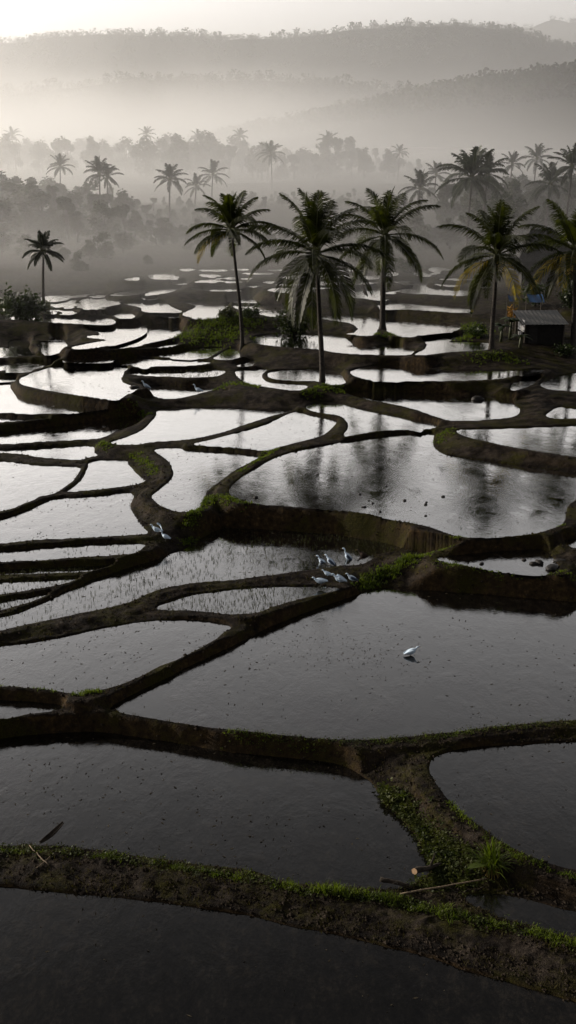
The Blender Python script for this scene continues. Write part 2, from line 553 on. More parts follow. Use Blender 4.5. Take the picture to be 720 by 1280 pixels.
def fbm_grid(X, Y, scale, seed, octv=3):
    """cheap vectorised value noise in -1..1"""
    tot = np.zeros_like(X)
    amp, s = 1.0, 0
    for o in range(octv):
        x = X / scale * (2 ** o) + seed * 17.3
        y = Y / scale * (2 ** o) - seed * 9.1
        xi, yi = np.floor(x), np.floor(y)
        fx, fy = x - xi, y - yi
        fx = fx * fx * (3 - 2 * fx)
        fy = fy * fy * (3 - 2 * fy)
        def h(a, b):
            v = np.sin(a * 127.1 + b * 311.7 + seed * 74.7 + o * 13.7) * 43758.5453
            return (v - np.floor(v)) * 2 - 1
        n = (h(xi, yi) * (1 - fx) + h(xi + 1, yi) * fx) * (1 - fy) + (h(xi, yi + 1) * (1 - fx) + h(xi + 1, yi + 1) * fx) * fy
        tot += n * amp
        s += amp
        amp *= .5
    return tot / s

W = [ragged(w) for w in W]

def ground_height(P):
    """height of the terraced ground at the points P (n,2)"""
    n = len(P)
    X, Y = P[:, 0], P[:, 1]
    sw = np.full(n, 1e-6)
    base = np.interp(Y, ZREF_Y, ZREF_Z)
    sz = base * 1e-6
    cap = np.full(n, 1e9)
    crest = np.full(n, -1e9)
    under = np.full(n, 1e9)
    dmin = np.full(n, 1e9)
    ins = np.zeros(n, bool)
    hin = np.zeros(n)
    steep = STEEP * (1 + .3 * fbm_grid(X, Y, 1.6, 3, 2))
    bh = .055 + .035 * fbm_grid(X, Y, 2.5, 5, 2)
    for k in range(len(PONDS)):
        poly, z = W[k], PONDS[k][0]
        lo, hi = poly.min(0), poly.max(0)
        dcen = (lo[1] + hi[1]) / 2
        m = max(4.0, dcen * .1)
        sel = np.nonzero((X > lo[0] - m) & (X < hi[0] + m) & (Y > lo[1] - m) & (Y < hi[1] + m))[0]
        if not len(sel):
            continue
        Q = P[sel]
        d, ny_ = seg_near(Q, poly, np.roll(poly, -1, 0))
        i_ = inside(Q, poly)
        dd = np.where(i_, 0, d)
        np.minimum.at(dmin, sel, dd)
        o = ~i_
        so = sel[o]
        do = d[o]
        do_w = np.maximum(0, do + .06 * fbm_grid(X[so], Y[so], .7, 9, 2) * np.minimum(1, do / .15))
        cap[so] = np.minimum(cap[so], z - .05 + steep[so] * do_w)
        # the terraces step down towards the viewer: ground in front of a pool stays under its rim
        front = (ny_[o] - Q[o][:, 1]) > .55 * do
        under[so] = np.minimum(under[so], np.where(front & (do < 7), z + bh[so] + .5 * np.maximum(0, do - 1.2), 1e9))
        wd = .55
        crest[so] = np.maximum(crest[so], z + bh[so] - .8 * np.maximum(0, do - wd))
        w = 1.0 / (do + .3) ** 2.5
        sw[so] += w
        sz[so] += w * z
        si = sel[i_]
        ins[si] = True
        hin[si] = z - np.minimum(.05 + .5 * d[i_], .22)
    zavg = sz / sw
    far = np.clip((dmin - 3) / 12, 0, 1)
    zavg = zavg * (1 - far) + base * far + np.clip(dmin, 0, 1.5) * .12
    c = np.minimum(np.maximum(zavg, crest), under)
    k_ = .11
    hmix = np.clip(.5 + .5 * (cap - c) / k_, 0, 1)
    h = cap * (1 - hmix) + c * hmix - k_ * hmix * (1 - hmix)
    rough = .045 * fbm_grid(X, Y, .5, 1, 3) + .06 * fbm_grid(X, Y, 1.5, 2, 2)
    rough += .022 * fbm_grid(X, Y, .14, 21, 2) * np.clip(1.5 - Y / 40, 0, 1) + .035 * fbm_grid(X, Y, .33, 23, 2) * np.clip(1.6 - Y / 90, 0, 1)
    rough = rough * np.clip(dmin / .25, 0, 1) * np.clip(1.35 - Y / 80, .25, 1)
    h = np.where(ins, hin, h + rough)
    # open hillside and hollows further back
    g = np.clip((Y - 150) / 150, 0, 1)
    h = h + g * (1.5 * fbm_grid(X, Y, 40, 6, 3))
    return h, dmin

def gz(x, y):
    return float(ground_height(np.array([[x, y]]))[0][0])

ys = []
for Yv in (-60, -30, -12, -4, 2, 6, 9, 11, 12.5):
    ys.append(Yv)
py = 1400.0
while py > 285:
    z = 0.0
    for _ in range(12):
        Yv = unproj(0, py, z)[1]
        z = zref(Yv)
    if Yv > 13.2 and Yv > ys[-1] + .015:
        ys.append(Yv)
    py -= 1.25 if py > 480 else 1.0
Yv = ys[-1]
while Yv < 9000:
    Yv *= 1.035
    ys.append(Yv)
ys = np.array(ys)
cols = np.concatenate([np.linspace(-2600, -420, 18), np.linspace(-400, -12, 60), np.arange(-10, 731, 2.2), np.linspace(733, 1120, 60), np.linspace(1140, 3320, 18)])
U = (cols - 360) / FPX
dep = np.maximum(ys * 1.03 + 3, 14)
GX = U[None, :] * dep[:, None]
GY = np.repeat(ys[:, None], len(cols), 1)
P = np.stack([GX.ravel(), GY.ravel()], 1)
H, DM = ground_height(P)
nr, nc = len(ys), len(cols)
print('ground grid', nr, nc)
co = np.concatenate([P, H[:, None]], 1).astype(np.float32)
idx = np.arange(nr * nc).reshape(nr, nc)
quads = np.stack([idx[:-1, :-1].ravel(), idx[:-1, 1:].ravel(), idx[1:, 1:].ravel(), idx[1:, :-1].ravel()], 1).astype(np.int32)
me = bpy.data.meshes.new('ground')
me.vertices.add(len(co))
me.vertices.foreach_set('co', co.ravel())
me.loops.add(quads.size)
me.loops.foreach_set('vertex_index', quads.ravel())
me.polygons.add(len(quads))
me.polygons.foreach_set('loop_start', np.arange(0, quads.size, 4, dtype=np.int32))
me.polygons.foreach_set('use_smooth', np.ones(len(quads), bool))
me.update(calc_edges=True)
me.validate()
ground_me = me
at = me.attributes.new('shore', 'FLOAT', 'POINT')
at.data.foreach_set('value', DM.astype(np.float32))

# --- ground material: dark wet mud, moss and short grass where it is level, brown soil on the banks
def ground_material():
    m, nt, out = newmat('wet mud and moss')
    geo = N(nt, 'ShaderNodeNewGeometry')
    pos = geo.outputs['Position']
    sep = N(nt, 'ShaderNodeSeparateXYZ')
    L(nt, geo.outputs['Normal'], sep.inputs[0])
    n1 = noise_tex(nt, pos, .55, 6, .6)
    n2 = noise_tex(nt, pos, 5.0, 6, .65)
    n3 = noise_tex(nt, pos, 22.0, 5, .65)
    n4 = noise_tex(nt, pos, 1.7, 5, .6)
    at = N(nt, 'ShaderNodeAttribute', attribute_name='shore')
    shore = at.outputs['Fac']
    mud = ramp(nt, n2, [(.3, (.0035, .0028, .0024)), (.55, (.009, .0068, .0055)), (.75, (.021, .0155, .012))])
    # the trodden, drier middle of the bund tops
    dry = ramp(nt, n3, [(.3, (.013, .0105, .0085)), (.55, (.042, .033, .026)), (.75, (.10, .082, .066))])
    soil = ramp(nt, n2, [(.3, (.009, .0062, .0035)), (.55, (.036, .0235, .012)), (.8, (.11, .07, .031))])
    moss = ramp(nt, n3, [(.3, (.008, .008, .002)), (.6, (.032, .030, .006)), (.8, (.085, .075, .014))])
    slope = N(nt, 'ShaderNodeMapRange', inp={1: .55, 2: .9, 3: 1.0, 4: 0.0})
    L(nt, sep.outputs[2], slope.inputs[0])
    topf = N(nt, 'ShaderNodeMapRange', inp={1: .10, 2: .42, 3: 0.0, 4: 1.0})
    L(nt, math_(nt, 'ADD', shore, math_(nt, 'MULTIPLY_ADD', n2, .3, -.15)), topf.inputs[0])
    dryf = math_(nt, 'MULTIPLY', topf.outputs[0], ramp(nt, n4, [(.42, 0.0), (.62, .9)]))
    c = mixrgb(nt, dryf, mud, dry)
    c = mixrgb(nt, slope.outputs[0], c, soil)
    mm = ramp(nt, math_(nt, 'ADD', math_(nt, 'MULTIPLY', n1, .75), math_(nt, 'MULTIPLY', n2, .35)), [(.53, 0), (.66, .9)])
    c = mixrgb(nt, mm, c, moss)
    sp = N(nt, 'ShaderNodeSeparateXYZ')
    L(nt, pos, sp.inputs[0])
    farf = N(nt, 'ShaderNodeMapRange', inp={1: 105, 2: 170, 3: 0, 4: .85})
    L(nt, sp.outputs[1], farf.inputs[0])
    fields = ramp(nt, noise_tex(nt, pos, .08, 5, .6), [(.35, (.010, .011, .007)), (.65, (.028, .026, .016))])
    c = mixrgb(nt, farf.outputs[0], c, fields)
    p = N(nt, 'ShaderNodeBsdfPrincipled', inp={'Specular IOR Level': .04})
    L(nt, c, p.inputs['Base Color'])
    rg = ramp(nt, n2, [(.3, .65), (.7, .95)])
    L(nt, rg, p.inputs['Roughness'])
    b = N(nt, 'ShaderNodeBump', inp={'Strength': 1.0, 'Distance': .08})
    hh = math_(nt, 'ADD', math_(nt, 'MULTIPLY', n2, .7), math_(nt, 'MULTIPLY', n3, .5))
    L(nt, hh, b.inputs['Height'])
    L(nt, b.outputs[0], p.inputs['Normal'])
    L(nt, p.outputs[0], out.inputs[0])
    return m

ground_me.materials.append(ground_material())
ground = obj('ground', ground_me)
tag(ground, kind='structure')

# --- water: still muddy paddy water, slightly wrinkled
def water_material():
    m, nt, out = newmat('still paddy water')
    geo = N(nt, 'ShaderNodeNewGeometry')
    pos = geo.outputs['Position']
    mp = N(nt, 'ShaderNodeMapping', inp={'Scale': (1.0, .6, 1.0)})
    L(nt, pos, mp.inputs[0])
    v = mp.outputs[0]
    n1 = noise_tex(nt, v, .30, 6, .62)
    n2 = noise_tex(nt, v, 3.4, 6, .68, .15)
    n3 = noise_tex(nt, v, 14.0, 5, .65)
    n5 = noise_tex(nt, v, .9, 6, .65, .3)
    # mud bed seen through the shallow water, with silt clouds and thin scum
    mix_ = math_(nt, 'ADD', math_(nt, 'MULTIPLY', n1, .25), math_(nt, 'ADD', math_(nt, 'MULTIPLY', n2, .4), math_(nt, 'MULTIPLY', n3, .35)))
    mudc = ramp(nt, mix_, [(.40, (.0012, .0011, .0011)), (.52, (.0045, .004, .0037)), (.62, (.0145, .0122, .0098))])
    # scum makes patches of the surface duller
    rg = ramp(nt, math_(nt, 'ADD', math_(nt, 'MULTIPLY', n5, .6), math_(nt, 'MULTIPLY', n2, .4)), [(.44, .015), (.53, .05), (.62, .15)])
    b = N(nt, 'ShaderNodeBump', inp={'Strength': .29, 'Distance': .018})
    ruf = ramp(nt, n5, [(.40, .25), (.60, 1.0)])
    L(nt, math_(nt, 'MULTIPLY', math_(nt, 'ADD', math_(nt, 'MULTIPLY', n2, .8), math_(nt, 'MULTIPLY', n3, .5)), ruf), b.inputs['Height'])
    df = N(nt, 'ShaderNodeBsdfDiffuse')
    L(nt, mudc, df.inputs['Color'])
    gl = N(nt, 'ShaderNodeBsdfGlossy', inp={'Color': (1, 1, 1, 1)})
    L(nt, rg, gl.inputs['Roughness'])
    L(nt, b.outputs[0], gl.inputs['Normal'])
    # reflectance of the silty water film against the viewing angle, stronger than clear water at a low angle
    lw = N(nt, 'ShaderNodeLayerWeight', inp={'Blend': .5})
    L(nt, b.outputs[0], lw.inputs['Normal'])
    fr = ramp(nt, lw.outputs['Facing'], [(.0, .02), (.36, .045), (.47, .115), (.56, .21), (.66, .345), (.74, .50), (.81, .72), (.88, .93), (1.0, 1.0)])
    mx = N(nt, 'ShaderNodeMixShader')
    L(nt, fr, mx.inputs[0])
    L(nt, df.outputs[0], mx.inputs[1])
    L(nt, gl.outputs[0], mx.inputs[2])
    L(nt, mx.outputs[0], out.inputs[0])
    return m
WATER = water_material()

def offset_poly(poly, d):
    A = np.roll(poly, 1, 0)
    B = np.roll(poly, -1, 0)
    t = B - A
    nrm = np.stack([t[:, 1], -t[:, 0]], 1)
    nrm /= (np.linalg.norm(nrm, axis=1)[:, None] + 1e-9)
    area = .5 * np.sum(poly[:, 0] * B[:, 1] - B[:, 0] * poly[:, 1])
    return poly + nrm * (d if area > 0 else -d)

for k in range(len(PONDS)):
    z = PONDS[k][0]
    poly = W[k]
    dc = poly[:, 1].mean()
    poly = offset_poly(poly, .04 + .0006 * dc)
    mb = MB()
    mb.add([(float(x), float(y), z) for x, y in poly], [tuple(range(len(poly)))])
    me = mb.mesh('water', WATER)
    if me.polygons[0].normal.z < 0:
        me.flip_normals()
    o = obj('water', me)
    tag(o, kind='structure')
# ------------------------------------------------------------------ sky, sun, mist
SUN_EL = R(17)
SUN_AZ = R(-66)       # from the viewing direction, negative = to the left
sun_dir = Vector((math.sin(SUN_AZ) * math.cos(SUN_EL), math.cos(SUN_AZ) * math.cos(SUN_EL), math.sin(SUN_EL)))
sd = bpy.data.lights.new('sun', 'SUN')
sd.energy = 5.0
sd.angle = R(.6)
sd.color = (1.0, .89, .74)
so = bpy.data.objects.new('sun', sd)
COL.objects.link(so)
so.location = (-60, 60, 80)
so.rotation_euler = sun_dir.to_track_quat('Z', 'Y').to_euler()

world = bpy.data.worlds.new('World')
scene.world = world
world.use_nodes = True
nt = world.node_tree
nt.nodes.clear()
wo = N(nt, 'ShaderNodeOutputWorld')
bg = N(nt, 'ShaderNodeBackground', inp={'Strength': .10})
sky = N(nt, 'ShaderNodeTexSky')
sky.sky_type = 'NISHITA'
sky.sun_disc = False
sky.sun_elevation = SUN_EL
sky.sun_rotation = SUN_AZ
sky.air_density = 1.0
sky.dust_density = 6.0
sky.ozone_density = 1.0
hs = N(nt, 'ShaderNodeHueSaturation', inp={'Saturation': .07, 'Value': 1.0})
L(nt, sky.outputs[0], hs.inputs['Color'])
# bright low mist and thin cloud around the horizon, clear and dim overhead and behind
tc = N(nt, 'ShaderNodeTexCoord')
sx = N(nt, 'ShaderNodeSeparateXYZ')
L(nt, tc.outputs['Generated'], sx.inputs[0])
elev = math_(nt, 'MULTIPLY', math_(nt, 'ARCSINE', sx.outputs[2]), 180 / math.pi / 90.0)
gl = ramp(nt, elev, [(0.0, 4.6), (.083, 5.0), (.125, 5.2), (.16, 4.1), (.19, 3.0), (.25, 2.4), (.31, 1.75), (.37, 1.15), (.45, .75), (1.0, 1.2)])
glow = math_(nt, 'MULTIPLY_ADD', sx.outputs[1], .36, .64)
gl = mixrgb(nt, 1.0, gl, glow, 'MULTIPLY')
skyc = mixrgb(nt, 1.0, hs.outputs[0], gl, 'MULTIPLY')
skyc = mixrgb(nt, 1.0, skyc, (1.0, .972, .965), 'MULTIPLY')
L(nt, mixrgb(nt, 1.0, skyc, (34.0, 32.6, 31.4), 'DARKEN'), bg.inputs['Color'])
L(nt, bg.outputs[0], wo.inputs['Surface'])

def mist_material():
    m, nt, out = newmat('morning mist')
    geo = N(nt, 'ShaderNodeNewGeometry')
    pos = geo.outputs['Position']
    sp = N(nt, 'ShaderNodeSeparateXYZ')
    L(nt, pos, sp.inputs[0])
    # the floor of the mist follows the rising ground
    fl = N(nt, 'ShaderNodeMapRange', inp={1: 150, 2: 700, 3: 7, 4: 32})
    L(nt, sp.outputs[1], fl.inputs[0])
    hgt = math_(nt, 'SUBTRACT', sp.outputs[2], fl.outputs[0])
    hgt = math_(nt, 'MAXIMUM', hgt, 0.0)
    nz = ramp(nt, noise_tex(nt, pos, .0075, 3, .5), [(.36, 0.0), (.66, 1.0)])
    hscale = math_(nt, 'MULTIPLY_ADD', nz, 17.0, 7.0)
    fall = math_(nt, 'EXPONENT', math_(nt, 'MULTIPLY', math_(nt, 'DIVIDE', hgt, hscale), -1.0))
    start = N(nt, 'ShaderNodeMapRange', inp={1: 92, 2: 400, 3: 0.0, 4: 1.0})
    start.interpolation_type = 'SMOOTHSTEP'
    L(nt, sp.outputs[1], start.inputs[0])
    d = math_(nt, 'MULTIPLY', fall, start.outputs[0])
    d = math_(nt, 'MULTIPLY', d, MIST)
    # a shallow layer lying on the fields just behind the terraces
    low = math_(nt, 'EXPONENT', math_(nt, 'MULTIPLY', hgt, -1 / 4.5))
    lst = N(nt, 'ShaderNodeMapRange', inp={1: 86, 2: 120, 3: 0.0, 4: MISTLOW})
    lst.interpolation_type = 'SMOOTHSTEP'
    L(nt, sp.outputs[1], lst.inputs[0])
    lfa = N(nt, 'ShaderNodeMapRange', inp={1: 125, 2: 175, 3: 1.0, 4: .10})
    L(nt, sp.outputs[1], lfa.inputs[0])
    low = math_(nt, 'MULTIPLY', low, lfa.outputs[0])
    d = math_(nt, 'ADD', d, math_(nt, 'MULTIPLY', low, lst.outputs[0]))
    # thicker on the sunny left side of the valley, thinner on the right
    lr = N(nt, 'ShaderNodeMapRange', inp={1: -60, 2: 160, 3: 1.1, 4: .27})
    L(nt, sp.outputs[0], lr.inputs[0])
    d = math_(nt, 'MULTIPLY', d, lr.outputs[0])
    haze = N(nt, 'ShaderNodeMapRange', inp={1: 78, 2: 150, 3: 0.0, 4: HAZE})
    L(nt, sp.outputs[1], haze.inputs[0])
    d = math_(nt, 'ADD', d, haze.outputs[0])
    v = N(nt, 'ShaderNodeVolumeScatter', inp={'Color': (.97, .96, .95, 1), 'Anisotropy': .62})
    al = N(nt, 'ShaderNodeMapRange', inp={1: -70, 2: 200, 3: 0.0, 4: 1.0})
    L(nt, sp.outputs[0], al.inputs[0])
    L(nt, mixrgb(nt, al.outputs[0], (.988, .974, .965), (.80, .79, .825)), v.inputs['Color'])  # warm light at left and bluish shade at right put into scatter colour
    L(nt, d, v.inputs['Density'])
    L(nt, v.outputs[0], out.inputs['Volume'])
    return m
MIST = .0108
MISTLOW = .013
HAZE = .0003
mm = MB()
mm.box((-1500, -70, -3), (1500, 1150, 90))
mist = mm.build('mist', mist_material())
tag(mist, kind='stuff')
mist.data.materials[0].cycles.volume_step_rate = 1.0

def haze_material():
    m, nt, out = newmat('far haze')
    v = N(nt, 'ShaderNodeVolumeScatter', inp={'Color': (.96, .965, .98, 1), 'Anisotropy': .6, 'Density': .00062})
    L(nt, v.outputs[0], out.inputs['Volume'])
    return m
mm = MB()
mm.box((-3000, 1152, -3), (3000, 5200, 420))
haze = mm.build('haze', haze_material())
tag(haze, kind='stuff')

cy = scene.cycles
cy.use_denoising = True
cy.volume_bounces = 2
cy.volume_max_steps = 96
cy.volume_step_rate = 1.0
cy.max_bounces = 6
cy.diffuse_bounces = 2
cy.glossy_bounces = 3
cy.transmission_bounces = 4
cy.transparent_max_bounces = 8
cy.caustics_reflective = False
cy.caustics_refractive = False
cy.sample_clamp_indirect = 6
# ------------------------------------------------------------------ hills with forest
def prof(pts):
    xs = [p[0] for p in pts]
    zs = [p[1] for p in pts]
    return lambda x: float(np.interp(x, xs, zs))

def forest_mat(name, a, b):
    return leaf_mat(name, a, b, trans=.15, scale=.05, rough=.7, spec=.1)
HILL_MAT = simple_mat('wooded hillside', (.012, .016, .010), rough=.9, var=.5, scale=.03, spec=.05)
FOREST_MAT = forest_mat('forest canopy leaves', (.008, .012, .006), (.026, .034, .014))

def hill(D, pts, front, foot, seed, ntree, ridge_tree, th, name='hill'):
    """a ridge at forward distance D whose skyline follows pts (photo pixels); forest on its face as one mass"""
    f = prof(pts)
    g = random.Random(seed)
    px = np.linspace(-700, 1420, 260)
    T = [0, .12, .25, .4, .55, .7, .82, .92, 1.0, 1.12, 1.5]
    mb = MB()
    vs = []
    def pt(x_px, t):
        ztop = at_dist(x_px, f(x_px), D)[2]
        y = D - front + front * t
        s = math.sin(min(t, 1) * math.pi / 2) ** 1.15 if t <= 1 else 1 - (t - 1) * .8
        x = (x_px - 360) / FPX * D * 1.04
        z = foot + (ztop - th * .35 - foot) * s
        z += .05 * (ztop - foot) * mnoise.noise(Vector((x * .012, y * .012, seed))) * (1 if t < .95 else .3)
        return (x, y, z)
    for x in px:
        for t in T:
            vs.append(pt(x, t))
    n = len(T)
    fs = [(i * n + j, (i + 1) * n + j, (i + 1) * n + j + 1, i * n + j + 1) for i in range(len(px) - 1) for j in range(n - 1)]
    mb.add(vs, fs)
    o = mb.build(name, HILL_MAT, smooth=True)
    tag(o, kind='structure')
    fb = MB()
    def tree(x, y, z, h, nq):
        w = h * g.uniform(.4, .75)
        for _ in range(nq):
            u = g.gauss(0, .42)
            v = g.gauss(0, .42)
            k = g.uniform(.25, 1.0)
            taper = 1 - .55 * max(0, k - .5)
            c = Vector((x + u * w * taper, y + v * w * taper, z + h * k * (1 - .12 * (u * u + v * v))))
            q = h * g.uniform(.05, .12)
            a = Vector((g.uniform(-1, 1), g.uniform(-1, 1), g.uniform(-.6, .6))).normalized() * q
            b = a.cross(Vector((g.uniform(-1, 1), g.uniform(-1, 1), g.uniform(-1, 1)))).normalized() * q * .8
            fb.add([tuple(c - a), tuple(c - b), tuple(c + a), tuple(c + b)], [(0, 1, 2, 3)])
    for _ in range(ntree):
        x_px = g.uniform(-150, 870)
        t = g.uniform(.35, 1.0) ** .7
        p = pt(x_px, t)
        tree(p[0], p[1], p[2] - th * .2, th * g.uniform(.5, 1.0), 22)
    for _ in range(ridge_tree):
        x_px = g.uniform(-150, 870)
        p = pt(x_px, g.uniform(.96, 1.02))
        big = g.random() < .06
        tree(p[0], p[1], p[2] - th * .2, th * (g.uniform(.8, 1.3) if big else g.uniform(.35, .75)), 70 if big else 46)
    fo = fb.build('forest', FOREST_MAT)
    tag(fo, kind='stuff')

# right-hand wooded ridge, the long middle ridge, a low left spur, the farthest hill
hill(860, [(-700, 205), (250, 190), (330, 165), (400, 146), (430, 138), (500, 119), (560, 108), (620, 97), (680, 88), (720, 82), (900, 74), (1420, 70)], 260, 30, 11, 4200, 620, 15)
hill(1330, [(-700, 130), (0, 118), (60, 112), (120, 104), (180, 96), (260, 95), (330, 94), (420, 104), (600, 118), (1420, 130)], 160, 35, 12, 900, 420, 13)
hill(2050, [(-700, 95), (-80, 66), (0, 60), (50, 50), (110, 44), (180, 40), (250, 43), (330, 47), (370, 45), (420, 38), (480, 33), (540, 30), (590, 34), (640, 48), (720, 72), (900, 95), (1420, 120)], 400, 40, 13, 1500, 900, 16)
hill(3600, [(-700, 90), (400, 60), (520, 34), (580, 29), (640, 29), (690, 21), (720, 15), (800, 8), (1000, 14), (1420, 40)], 500, 45, 14, 150, 330, 24)
# ------------------------------------------------------------------ coconut palms
PALM_LEAF = leaf_mat('palm leaflets', (.005, .0075, .0016), (.040, .046, .006), trans=.38, scale=1.2, rough=.45, spec=.22)
PALM_LEAF_YOUNG = leaf_mat('young palm leaflets', (.03, .055, .008), (.07, .11, .016), trans=.4, scale=1.2, rough=.4, spec=.45)
PALM_DRY = leaf_mat('dry palm leaflets', (.14, .10, .014), (.36, .27, .035), trans=.45, scale=2.0, rough=.6, spec=.2)
PALM_RIB = simple_mat('palm rib', (.055, .06, .02), rough=.5, var=.3, scale=3, spec=.3)
PALM_BARK = simple_mat('palm bark', (.05, .044, .039), rough=.9, var=.55, scale=9, bump=.7, spec=.1)
COCO = simple_mat('green coconut', (.05, .055, .014), rough=.45, var=.4, scale=4, spec=.3)

def frond(mb, base, az, e0, bend, Lf, nl, g, lw=.055, hang=.35, full=1.0):
    """one pinnate frond: arching rib (material 1) with two rows of drooping leaflets (material 0)"""
    n = 11
    ca, sa = math.cos(az), math.sin(az)
    side = Vector((-sa, ca, 0))
    pts = [Vector(base)]
    dirs = []
    tw = g.uniform(-.25, .25)
    for i in range(n):
        t = i / (n - 1)
        e = e0 - bend * t ** 1.35
        a2 = az + tw * t
        d = Vector((math.cos(a2) * math.cos(e), math.sin(a2) * math.cos(e), math.sin(e)))
        dirs.append(d)
        pts.append(pts[-1] + d * (Lf / n))
    mb.cur = 1
    mb.tube(pts, [.05 * (1 - i / len(pts)) + .008 for i in range(len(pts))], seg=4, cap=False)
    mb.cur = 0
    for k in range(nl):
        t = .12 + .88 * (k + g.uniform(-.3, .3)) / nl
        t = min(max(t, .1), .995)
        u = t * n
        i = min(int(u), n - 1)
        p = pts[i].lerp(pts[i + 1], u - i)
        d = dirs[i]
        ll = Lf * .265 * (math.sin(math.pi * min(1, t * .78 + .16)) ** .7) * g.uniform(.85, 1.1) * (1 if t < .9 else .75)
        upn = side.cross(d).normalized()
        if upn.z < 0:
            upn = -upn
        for sg in (-1, 1):
            if g.random() > full:
                continue
            fwd = .7 + .5 * t
            v = (side * sg * (1 - .35 * t) + d * fwd + upn * .22).normalized()
            mid = p + v * ll * .5
            v2 = (v + Vector((0, 0, -1)) * (hang + g.uniform(0, .5)) * (1.15)).normalized()
            tip = mid + v2 * ll * .55
            w = d * lw * g.uniform(.7, 1.2)
            mb.add([tuple(p - w * .5), tuple(p + w * .5), tuple(mid + w * .55), tuple(mid - w * .55), tuple(tip + w * .12), tuple(tip - w * .12)],
                   [(0, 1, 2, 3), (3, 2, 4, 5)])

def palm(name, label, h, crown_r, seed, loc, lean=(0, 0), nf=24, nl=50, lw=.074, group=None, dry=2, r0=.19, dry_az=None, mats=None, drop=1.0, cocos=True):
    g = random.Random(seed)
    t = thing(name, label, 'palm', loc, 0, group)
    tr = MB()
    n = 26
    pts, rad = [], []
    for i in range(n + 1):
        k = i / n
        wob = .12 * math.sin(k * 5 + seed)
        pts.append((lean[0] * (k ** 1.5) + wob * k * (1 - k), lean[1] * (k ** 1.5), h * k - .25 * (1 - k)))
        flare = 1 + .75 * math.exp(-k * 22)
        rad.append(r0 * flare * (1 - .42 * k) * (1.05 if i % 2 else .97))
    tr.tube(pts, rad, seg=10)
    tr.build('trunk', PALM_BARK, t, smooth=True)
    top = Vector(pts[-1])
    cr = MB()
    dr = []
    for i in range(nf):
        q = i / (nf - 1)                       # 0 = youngest, upright; 1 = oldest, hanging
        az = i * 2.39996 + g.uniform(-.25, .25)
        e0 = R(88 - 118 * (q ** 1.05) * drop + g.uniform(-10, 10))
        bend = R(16 + 40 * math.sin(math.pi * min(1, q * .85 + .02)) + g.uniform(-8, 16))
        Lf = crown_r * 1.16 * (.70 + .32 * min(1, .15 + q * 2.2)) * g.uniform(.93, 1.06)
        if i >= nf - dry:
            dr.append((az if dry_az is None else R(dry_az[len(dr) % len(dry_az)]), R(-8 + g.uniform(-10, 10)), R(58), Lf * 1.02))
            continue
        cr.cur = 0
        frond(cr, top + Vector((math.cos(az) * .08, math.sin(az) * .08, .1 - .25 * q)), az, e0, bend, Lf, nl, g, lw, hang=.35 + .75 * q)
    # central spear
    cr.cur = 1
    cr.tube([top, top + Vector((.05, .03, crown_r * .45)), top + Vector((.12, .05, crown_r * .7))], [.05, .03, .008], 5)
    # leaf sheaths round the growing tip
    for k in range(7):
        a = k * 2.4
        cr.tube([top + Vector((math.cos(a) * .1, math.sin(a) * .1, -.35)), top + Vector((math.cos(a) * .2, math.sin(a) * .2, .1)), top + Vector((math.cos(a) * .32, math.sin(a) * .32, .35))], [.1, .09, .03], 5)
    cr.build('crown', mats or [PALM_LEAF, PALM_RIB], t)
    for (az, e0, bend, Lf) in dr:
        fb = MB()
        frond(fb, top + Vector((0, 0, -.2)), az, e0, bend, Lf, int(nl * .8), g, lw * .9, hang=.75, full=.85)
        fb.build('dry_frond', [PALM_DRY, PALM_RIB], t)
    if cocos:
        cb = MB()
        cb.tube([top + Vector((0, 0, .1)), top + Vector((0, 0, -.62))], [.24, .26], 8)
        for k in range(9):
            a = k * 2.1 + seed
            c = top + Vector((math.cos(a) * .26, math.sin(a) * .26, -.28 - .12 * (k % 3)))
            rings = []
            for j in range(5):
                th = math.pi * (j + .5) / 5
                rings.append([c + Vector((math.sin(th) * math.cos(b * math.pi / 3) * .12, math.sin(th) * math.sin(b * math.pi / 3) * .12, -math.cos(th) * .15)) for b in range(6)])
            cb.loft(rings)
        cb.build('coconut_cluster', COCO, t, smooth=True)
    return t

def photo_palm(name, label, bx, by, bz, topx, topy, crown_px, seed, **kw):
    """palm whose foot stands at pixel (bx,by) on level bz; crown centre at pixel (topx, topy)"""
    x, y = unproj(bx, by, bz)
    zt = at_dist(topx, topy, y)
    h = zt[2] - bz
    cr = crown_px / FPX * y
    z = min(gz(x, y), bz + .3)
    return palm(name, label, h + (bz - z), cr, seed, (x, y, z), lean=(zt[0] - x, 0), **kw)

photo_palm('coconut_palm', 'slender coconut palm on the grassy mound, its long bare trunk leaning left', 303, 431, 3.5, 289, 286, 50, 1, dry=1, dry_az=(215,), r0=.15, nf=24)
photo_palm('coconut_palm', 'broadest coconut palm with drooping crown, rising from the bund at the centre', 403, 474, 2.9, 395, 316, 82, 2, dry=0, r0=.19, nf=29, drop=1.25, nl=54)
photo_palm('coconut_palm', 'coconut palm with dark thick trunk on a small round mound in the pool', 478, 416, 3.9, 481, 293, 63, 3, dry=0, r0=.24, nf=24, drop=1.15)
photo_palm('coconut_palm', 'coconut palm with yellowing hanging fronds beside the grey roofed hut', 614, 440, 3.7, 621, 318, 67, 4, dry=2, dry_az=(205, 290), r0=.19, nf=25, drop=1.18)
photo_palm('coconut_palm', 'coconut palm cut by the picture edge, standing behind the hut', 716, 430, 3.8, 718, 312, 68, 5, dry=2, dry_az=(200, 240), r0=.19, nf=26, drop=1.18)

